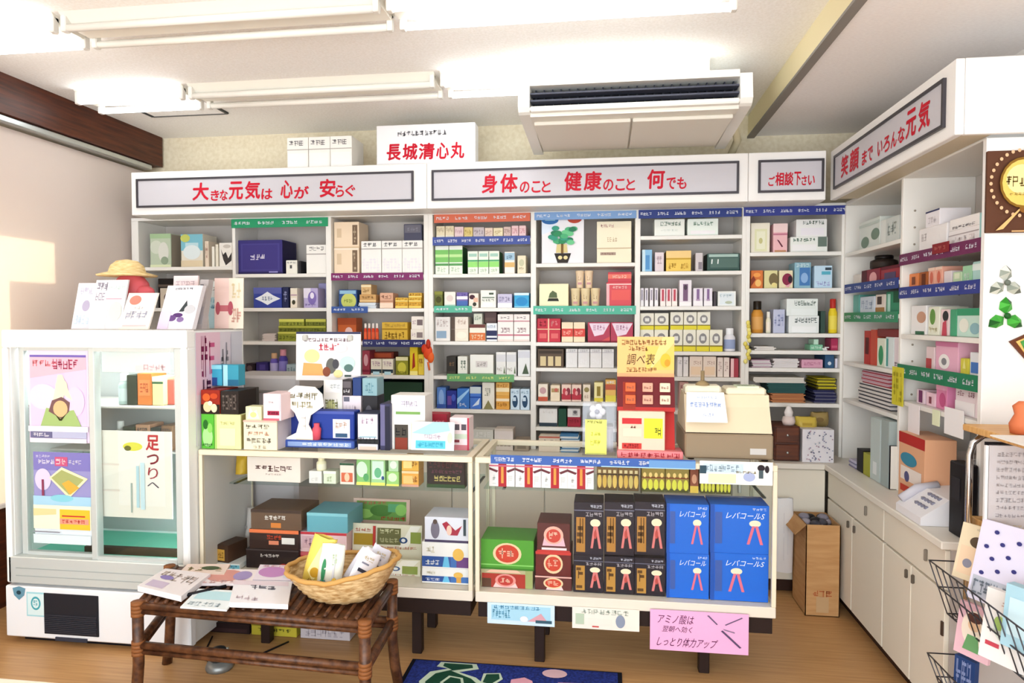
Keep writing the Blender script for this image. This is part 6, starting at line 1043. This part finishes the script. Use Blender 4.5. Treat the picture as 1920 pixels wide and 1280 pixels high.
# ================================================================ MAT AND CORNER STAND
b = MB(); c = [PZ(735, 1282, 0), PZ(1172, 1300, 0), PZ(1166, 1263, 0), PZ(774, 1237, 0)]
c[0] = c[3]+Vector((.0, -.6, 0)); c[1] = c[2]+Vector((.0, -.6, 0)); o = sum(c, Vector())/4
r = empty('door_mat', o, 'dark blue floor mat with green and pink lettering', 'mat')
at(MB().prism([p-o for p in c], (0, 0, .006), M('14141e', .8)), r, 'rubber_border')
i4 = [(p-o)*.96+Vector((0, 0, .006)) for p in c]
at(MB().prism(i4, (0, 0, .003), MATBLUE), r, 'pile')
b = MB(); u, v = i4[1]-i4[0], i4[3]-i4[0]
b.art(i4[0]+Vector((0, 0, .003)), u, v, 'p cfe0c8 .13 .99 .31 .99 .33 .92 .24 .86 .33 .8 .38 .72 .36 .6 .24 .52 .1 .56 .07 .7 .1 .84 .18 .9 .12 .92;p 1f4a38 .15 .975 .29 .975 .3 .93 .2 .87 .31 .78 .35 .71 .33 .62 .24 .56 .12 .6 .1 .7 .13 .82 .2 .885 .15 .93;p cfe0c8 .17 .7 .2 .8 .27 .78 .29 .68 .24 .62;p 1f4a38 .185 .7 .21 .78 .26 .765 .275 .69 .24 .64;p cfe0c8 .36 .86 .44 .88 .46 .8 .42 .7 .36 .72;p 1f4a38 .375 .85 .435 .865 .445 .8 .41 .72 .37 .74;p e8a8b8 .5 .8 .56 .84 .6 .8 .62 .68 .5 .7;e .7 .92 .06 .06 e8c0c8;p e8a8b8 .72 .8 .9 .82 .88 .76 .74 .74')
at(b, r, 'lettering')
q = PZ(70, 1276, .3); r = empty('low_stand', (q.x-.1, q.y-.12, 0), 'white topped low stand at the lower left corner', 'stand')
at(MB().box(-.24, -.12, .28, .24, .12, .3, 'f2ead8', c=.003), r, 'top')
for x in (-.2, .2):
    for y in (-.09, .09): at(MB().box(x-.015, y-.015, 0, x+.015, y+.015, .28, BROWN), r, 'leg')
# ================================================================ CARDBOARD BOX, CARRIER BAG
cb = [PZ(1535, 1158, 0), PZ(1597, 1156, 0), PZ(1503, 1110, 0)]
r = empty('cardboard_box', (1.09, 3.62, 0), 'brown cardboard box on floor beside the base cabinets', 'box')
hz = PY(1560, 985, 3.58).z; w, d, t = .165, .24, .004
for a in ((-w/2, 0, 0, w/2, t, hz), (-w/2, d-t, 0, w/2, d, hz), (-w/2, 0, 0, -w/2+t, d, hz), (w/2-t, 0, 0, w/2, d, hz), (-w/2, 0, 0, w/2, d, t)): at(MB().box(a[0]-.0, a[1]-.04, a[2], a[3], a[4]-.04, a[5], CARD), r, 'wall')
at(MB().box(-.03, -.0415, .02, .03, -.04, .1, 'c9a57a'), r, 'tape'); at(MB().art((-w*.3, -.0405, hz*.18), (w*.6, 0, 0), (0, 0, .06), 't 0 .2 1 .8 b8603a 3'), r, 'print')
at(MB().prism([(-w/2, -.04, hz), (-w/2, d-.04, hz), (-w/2-.05, d-.06, hz-.06), (-w/2-.05, -.02, hz-.06)], (.003, 0, 0), CARD), r, 'flap')
b = MB(); rnd = random.Random(2)
for i in range(14): b.ell((rnd.uniform(-.055, .055), rnd.uniform(.0, .16), hz-.02+rnd.uniform(-.01, .02)), (.03, .035, .02), ['1c1a20', '8c8896', '4a4852', 'a8a4b4'][i % 4], 10, 6)
tag(b.build('plastic_bag', None, (1.09, 3.62, 0)), 'crumpled black and grey plastic bags filling the cardboard box', 'bag')
p0 = PY(1470, 935, 3.8); sack('carrier_bag', (p0.x, 3.8, PY(1478, 1072, 3.8).z), .1, .4, .06, 'efeff0', 'r .4 .1 .44 .9 dcdce0;r .7 .2 .73 .8 e0e0e4', 'white plastic carrier bag hanging on cabinet beside showcase')
# ================================================================ ON THE CORNER WORKTOP
r = empty('drawer_chest', (PY(1475, 862, 3.9).x, 3.9, ZT+.001), 'small dark brown wooden drawer chest beside cash register', 'drawers'); w = PY(1499, 862, 3.9).x-PY(1451, 862, 3.9).x; h = PY(1475, 799, 3.9).z-ZT
at(MB().box(-w/2, 0, 0, w/2, .2, h, BROWN, c=.003), r, 'case')
for i in (0, 1):
    dd = at(MB().box(-w/2+.008, -.008, .008+i*h/2, w/2-.008, 0, (i+1)*h/2-.006, NM('drawer_front', '4a2412', '6a3418', (1, 1, 14), 4, rough=.4), c=.002), r, 'drawer'); MB().ell((0, -.014, h*(.25+.5*i)), (.007, .007, .007), STEEL, 8, 6).build('knob', dd)
zz = ZT+h+.002
b = MB().lathe([(.03, 0), (.036, .02), (.03, .045), (.012, .05)], 'ead8d2', 14).lathe([(.02, .045), (.024, .07), (.012, .1), (.003, .105)], 'f2ecea', 14); tag(b.build('figurine', None, (r.location.x+.02, 3.95, zz)), 'pinkish white figurine on the brown drawer chest', 'ornament')
sack('cloth_bag', (PY(1512, 810, 3.98).x, 4.0, PY(1512, 812, 3.98).z), .12, .09, .07, 'd8bc52', 'r .2 .5 .8 .7 b89a3a', 'yellow cloth bag heaped behind white dotted bag')
sack('cloth_bag', (PY(1545, 810, 4.0).x+.0, 4.09, ZT+.17), .1, .08, .07, 'a8905a', 'e .4 .5 .3 .2 8a7044', 'tan patterned bag behind white dotted bag')
p0, p1 = PY(1504, 868, 3.88), PY(1563, 868, 3.88); w = p1.x-p0.x; h = PY(1530, 806, 3.88).z-ZT; rnd = random.Random(8)
spec = ';'.join('e %.2f %.2f .025 .02 %s' % (rnd.random()*.9+.05, rnd.random()*.9+.05, rnd.choice(['8a8aa8', 'b89aa8', '9aa8b8', '6a6a80'])) for _ in range(60))
r = MB().prism([(-w/2, 0, 0), (w/2, 0, 0), (w*.52, .01, h), (-w*.48, .01, h)], (0, .09, 0), 'eae6ea').art((-w/2, 0, 0), (w, 0, 0), (0, .01, h), spec).build('shopping_bag', None, ((p0.x+p1.x)/2, 3.88, ZT+.001)); tag(r, 'white shopping bag with small dots in the corner', 'bag')
def rl(place, items, x, z=ZT+.001): 
    global XR
    k = XR; XR = x; comp(place, z, items, 'right'); XR = k
rl('on worktop below the far bay', [('f', 1592, 1606, 862, 'c8c4d8', '', 'slumped magazines', {'d': .16, 'nm': 'magazine_pile', 'alt': '8a88a8'}), ('s', 1607, 1618, 842, '1c1a1c', '', 'black file', {'nm': 'file', 'd': .18}), ('s', 1619, 1631, 850, 'a8a83a', '', 'lime green file', {'nm': 'file', 'd': .18}), ('s', 1633, 1651, 784, 'c4d0ce', 'r .3 .1 .7 .3 e8ecec', 'tall grey file', {'nm': 'file', 'd': .22}), ('s', 1653, 1667, 788, 'a4b0ae', '', 'tall slate file', {'nm': 'file', 'd': .22}), ('s', 1669, 1681, 838, '17151a', '', 'black upright file', {'nm': 'file', 'd': .2})], 1.26)
rl('under hanging white papers', [('c', 1686, 1735, 816, 'e8b08a', 'r 0 .84 1 1 b82c2a;e .4 .62 .32 .1 3a8aa8;r .1 .3 .9 .5 f4e8e0;e .35 .36 .1 .08 5a5a88;r .1 .12 .9 .22 c84030', 'orange carton with red top band', {'d': .12})], 1.255)
rl('behind the fax telephone', [('f', 1740, 1778, 852, 'e6e0dc', '', 'white stack of forms', {'d': .16, 'alt': 'c8c2be'})], 1.39)
# fax machine and black rack
q = PX(1748, 965, 1.27); r = empty('fax_machine', (1.28, q.y, ZT+.001), 'white fax telephone on worktop near the brochure rack', 'fax machine', None, R(-90))
at(MB().prism([(-.11, -.1, 0), (-.11, .12, 0), (-.11, .12, .11), (-.11, .0, .1), (-.11, -.1, .03)], (.22, 0, 0), M('eceaee', .4)), r, 'body')
at(MB().tube([(-.09, -.09, .05), (-.09, -.03, .095), (-.09, .05, .11)], .018, M('c8c6d0', .4), 10), r, 'handset')
b = MB()
for i in range(4):
    for j in range(3): b.box(-.02+i*.026, -.068+j*.024, .053+j*.017, -.006+i*.026, -.056+j*.024, .063+j*.017, '8a8a9c')
at(b, r, 'keypad')
q0, q1 = PX(1780, 900, 1.25), PX(1806, 900, 1.25); r = empty('file_box', (1.25, (q0.y+q1.y)/2, ZT+.001), 'tall black file box standing beside the fax telephone', 'file box')
hh = PX(1790, 866, 1.25).z-ZT; w = q0.y-q1.y
at(MB().box(0, -w/2, 0, .05, w/2, hh, BLACK, c=.004), r, 'body'); at(MB().box(-.002, -w*.3, hh*.5, 0, w*.3, hh*.8, '2a282e'), r, 'label_holder')
# hanging sheets at the side shelving
def rhang(name, px0, px1, pyt, pyb, x, base, spec, label, cat='paper'):
    p0, p1 = PX(px0, pyt, x), PX(px1, pyt, x); w = p0.y-p1.y; zt = (p0.z+p1.z)/2; h = zt-PX((px0+px1)/2, pyb, x).z
    return tag(MB().box(-w/2, -.002, -h, w/2, 0, 0, base).art((-w/2, -.002, -h), (w, 0, 0), (0, 0, h), spec).build(name, None, (x, (p0.y+p1.y)/2, zt), R(-90)), label, cat)
rhang('paper_notice', 1674, 1695, 688, 760, XR-.006, 'd8cf3a', 't .1 .1 .9 .9 b8ae2a 3', 'yellow sheet hanging at the side shelving divider')
rhang('paper_notice', 1704, 1725, 758, 812, XR-.004, 'f2ecee', '', 'narrow white paper hanging below pink cartons')
rhang('paper_notice', 1749, 1763, 768, 798, XR-.004, 'e6ecca', '', 'small pale green slip hanging below pink cartons')
rhang('paper_notice', 1772, 1808, 766, 818, XR-.004, 'f4f2f4', '', 'largest white paper hanging below pink cartons')
rhang('price_tag', 1749, 1780, 455, 474, XR-.006, '8a2028', 't .15 .3 .85 .7 b86058 3', 'small dark red tag on the purple label strip', 'tag')
tag(MB().ell((0, -.012, 0), (.03, .012, .045), 'dc4a1e').ell((.018, -.014, -.03), (.022, .01, .035), 'e86428').ell((-.02, -.014, .02), (.02, .01, .03), 'c83a1a').ell((.005, -.02, .05), (.015, .01, .03), 'b83018').tube([(0, -.01, -.06), (.01, -.012, -.11)], .006, 'e8703a', 6).build('paper_ornament', None, (xs(803), YS-.002, zs(803, 660))), 'orange paper ornament hung on the thick shelving post', 'ornament')
b = MB(); rnd = random.Random(5)
for i in range(12): b.ell((rnd.uniform(-.012, .012), -.01, -.02*i), (.012, .008, .014), ['e8d86a', 'd8c458', 'f0e48a'][i % 3], 8, 6)
tag(b.build('paper_garland', None, (xs(1401), YS-.003, zs(1401, 605))), 'pale yellow paper garland hung on post by corner bay', 'ornament')
# ================================================================ END PANEL DECORATIONS
yp = YE-.027
p0, p1 = PY(1848, 285, yp), PY(1990, 435, yp); w = p1.x-p0.x; h = p0.z-p1.z
r = MB().box(-w/2, -.012, -h, w/2, 0, 0, '5a3826', c=.002)
g = 'r 0 0 1 1 5e3a28;'+';'.join('e %.3f %.3f .022 .022 e0b890' % (.45+.41*math.cos(k*.21), .6+.4*math.sin(k*.21)) for k in range(30))+';p e0b878 .42 .3 .48 .34 .2 .04 .1 .02;p e0b878 .48 .34 .54 .3 .72 .02 .64 .06;e .47 .28 .07 .05 8a5a24;e .45 .6 .31 .31 8a6420;e .45 .6 .28 .28 e6c868;e .42 .64 .2 .18 f4e4a0;t .22 .55 .7 .68 6a5424 6;t .26 .44 .6 .48 b89a4a 6;r .3 .0 1 .02 c8a070'
r.art((-w/2, -.012, -h), (w, 0, 0), (0, 0, h), g)
tag(r.build('award_plaque', None, ((p0.x+p1.x)/2, yp, p0.z)), 'brown plaque with gold medal on the white end panel', 'plaque')
def trefoil(px, py, s, cols, label):
    c = PY(px, py, yp); b = MB(); u = (PY(px+s, py, yp).x-c.x)
    for a in (90, 215, 325):
        a = R(a); d = Vector((math.cos(a), 0, math.sin(a))); e = Vector((-d.z, 0, d.x))
        pts = [d*.12*u, d*.45*u+e*.42*u, d*.95*u+e*.36*u, d*1.3*u, d*.95*u-e*.36*u, d*.45*u-e*.42*u]
        k = d*.75*u+Vector((0, -.03, 0))
        for i in range(6): b.add([pts[i], pts[(i+1) % 6], k], [(0, 1, 2)], cols[i % len(cols)])
        b.add([p+Vector((0, .0, 0)) for p in pts], [(0, 1, 2, 3, 4, 5)], cols[0])
    b.ell((0, -.012, 0), (u*.22, .01, u*.22), cols[-1], 10, 6)
    tag(b.build('paper_ornament', None, (c.x, yp-.001, c.z)), label, 'ornament')
trefoil(1885, 530, 28, ['c8ccc0', '9aa398', 'e4e6dc', '6a7268'], 'grey folded paper trefoil on the white end panel')
trefoil(1885, 592, 30, ['3fa03a', '52b848', '34902e', '1f5a24'], 'green folded paper trefoil on the white end panel')
c = PY(1908, 640, yp); b = MB(); u = .05
b.prism([(-.03, 0, .0), (.03, 0, .03), (.06, 0, .0), (.03, 0, -.07)], (0, -.008, 0), '6a3a24').prism([(-.012, -.009, .0), (.02, -.009, .015), (.04, -.009, -.005), (.02, -.009, -.045)], (0, -.004, 0), 'e8c070').prism([(.0, -.014, .0), (.02, -.014, .01), (.03, -.014, -.005), (.015, -.014, -.03)], (0, -.003, 0), '4a9a4a')
tag(b.build('wall_hanging', None, (c.x, yp-.001, c.z)), 'brown and gold fan shaped hanging on white end panel', 'ornament')
# ================================================================ BROCHURE RACK
rx, ry = PY(1870, 800, 2.35).x, 2.3; zw = PY(1860, 812, 2.3).z
x0, x1, y0, y1 = PY(1822, 812, 2.46).x, 1.68, 1.9, 2.5
r = empty('brochure_rack', (x0, y1, 0), 'wooden shelved display rack with chrome tube frame and wire baskets', 'rack')
def rk(nm, a, b_, m, c=.003): return at(MB().box(a[0]-x0, a[1]-y1, a[2], b_[0]-x0, b_[1]-y1, b_[2], m, c=c), r, nm)
zl = PY(1880, 1000, 2.3).z
rk('wooden_shelf', (x0-.01, y0, zw-.022), (x1, y1, zw), WOODTOP); rk('wooden_shelf', (x0+.02, y0, zl-.03), (x1, y1, zl), WOODTOP)
rk('lower_board', (x0+.02, y0, .1), (x1, y1, .12), WOODTOP)
for yy in (y1-.03, y0+.03): at(MB().tube([(0, yy-y1, 0), (0, yy-y1, zw-.1), (.01, yy-y1, zw-.06), (.04, yy-y1, zw-.035), (.1, yy-y1, zw-.03)], .011, CHROME, 10), r, 'tube_leg'); at(MB().tube([(x1-x0-.03, yy-y1, 0), (x1-x0-.03, yy-y1, zw-.02)], .011, CHROME, 10), r, 'tube_leg')
WIRE = M('4a4a50', .35, .6)
def wire_basket(z0, z1, depth):
    b = MB()
    for z in (z0, (z0+z1)/2, z1): b.tube([(-.005, -.03, z), (-depth*(.5+.5*(z-z0)/(z1-z0)), -.03, z), (-depth*(.5+.5*(z-z0)/(z1-z0)), y0-y1+.03, z), (-.005, y0-y1+.03, z)], .0025, WIRE, 6)
    for i in range(13):
        yy = -.03-(y1-y0-.06)*i/12; b.tube([(-.005, yy, z0), (-depth*.5, yy, z0), (-depth, yy, z1)], .002, WIRE, 6)
    for i in range(4): b.tube([(-depth*.12*(i+1), -.03, z0), (-depth*.12*(i+1), y0-y1+.03, z0)], .002, WIRE, 6)
    at(b, r, 'wire_basket')
wire_basket(.5, .68, .12); wire_basket(.2, .36, .12)
# brochures lean in the baskets with their fronts to the room
def rcard(name, px, py, w, h, base, spec, label, x=None, tilt=R(16), t=.006, cat='leaflet', rz=R(-62)):
    q_ = PX(px, py, x0-.085 if x is None else x); y, z = q_.y, q_.z
    s = h*math.tan(tilt)
    b = MB().prism([(-w/2, 0, 0), (w/2, 0, 0), (w/2, s, h), (-w/2, s, h)], (0, t, 0), base); b.art((-w/2, 0, 0), (w, 0, 0), (0, s, h), spec)
    return tag(b.build(name, None, (x0-.075 if x is None else x, y, z), rz), label, cat)
rcard('leaflet', 1806, 1088, .1, .17, 'e8d8b8', 'r .1 .1 .9 .6 ecd0b0;e .4 .3 .15 .08 8a8a9a;e .6 .7 .25 .1 5a4a3a', 'cream tag leaflet at the far end of wire basket')
rcard('leaflet', 1850, 1135, .15, .235, 'dcd8ec', 'r .05 .05 .95 .3 b8bcc8;'+';'.join('e %.2f %.2f .05 .025 3a3a78' % (.2+.6*((i*7) % 5)/4, .35+.6*i/9) for i in range(9))+';t .1 .08 .9 .26 6a7480 7', 'lilac leaflet with navy dots in the wire basket')
rcard('booklet', 1812, 1232, .11, .16, 'e6bcc8', 'e .5 .55 .36 .34 f0e4d4;e .5 .62 .18 .12 e8c4a0;p 6aa06a .25 .12 .75 .12 .65 .42 .35 .42;e .5 .76 .22 .1 5a3a34', 'pink booklet with portrait drawing in lower basket', None, R(10), .012, 'booklet')
rcard('booklet', 1878, 1250, .16, .2, 'f2f0ee', 'e .5 .5 .3 .22 d8e8dc;e .5 .45 .13 .16 5a8ab8;e .3 .55 .1 .1 a8c870;r .1 .2 .35 .26 c84a5a;t .3 .8 .9 .9 c8a8a0 5;e .75 .3 .05 .04 4a4a8a', 'white booklet with plant drawing in lower basket', None, R(10), .03, 'booklet')
rcard('booklet', 1912, 1225, .13, .17, 'a8d0e0', 'r .1 .2 .9 .8 c8e4ee', 'aqua booklet behind the white booklet', None, R(8), .03, 'booklet')
flat('folder', [(1880, 1297), (1950, 1302), (1950, 1264), (1874, 1258)], .12, '1f6a58', 'r .1 .1 .9 .2 2a7a66', 'dark green folder on lowest board of rack', .05, 'folder')
rcard('booklet', 1806, 1290, .07, .1, '2a4478', 't .1 .1 .9 .9 8a9ac8 3', 'navy booklet standing below the wire baskets', x0-.03, R(3), .02, 'booklet')
# list in an acrylic holder and a terracotta figure
p0, p1 = PY(1852, 975, 2.28), PY(1990, 975, 2.28); w = p1.x-p0.x; h = PY(1880, 836, 2.28).z-zl
r = empty('sign_holder', ((p0.x+p1.x)/2, 2.28, zl+.001), 'printed price list in an upright acrylic holder on rack', 'sign')
at(MB().box(-w/2, .0, .0, w/2, .004, h, 'e6e0de').art((-w/2, 0, 0), (w, 0, 0), (0, 0, h), ';'.join('t .1 %.2f .9 %.2f b4aeb0 14' % (.2+i*.085, .245+i*.085) for i in range(9))+';t .2 .05 .6 .12 c8b89a 6'), r, 'paper')
at(MB().box(-w/2-.004, -.003, 0, w/2+.004, -.001, h+.004, ACRYL).box(-w/2-.01, -.03, 0, w/2, .04, .004, ACRYL).box(-w/2-.012, -.004, 0, -w/2-.004, .006, h, M('f2f2f2', .3)), r, 'holder')
q = PY(1916, 798, 2.3); b = MB().lathe([(.03, 0), (.034, .03), (.02, .06), (.026, .085), (.01, .1)], M('d8784e', .6), 14); tag(b.build('terracotta_figure', None, (q.x, 2.3, zw+.001)), 'terracotta figure standing on the wooden rack top', 'ornament')
tag(bx(-.07, -.09, 0, .07, .09, .004, 'f0eeea').build('paper_sheet', None, (PY(1905, 812, 2.2).x+.02, 2.15, zw+.001)), 'white paper lying on the wooden rack top', 'paper')
for nm_, yy_, zz_, c_ in (('document_tray', 2.42, zl+.001, '2a2830'),):
    r = empty(nm_, (x0+.11, yy_, zz_), 'black document tray on the rack behind chrome tube', 'tray')
    for i in range(3): at(MB().box(-.07, -.04, .02+i*.085, .07, .04, .03+i*.085, c_).box(-.07, .03, .02+i*.085, .07, .04, .09+i*.085, c_), r, 'tray_level')
    at(MB().box(-.065, -.035, .116, .065, .029, .165, 'e8e6ea'), r, 'paper_bundle')
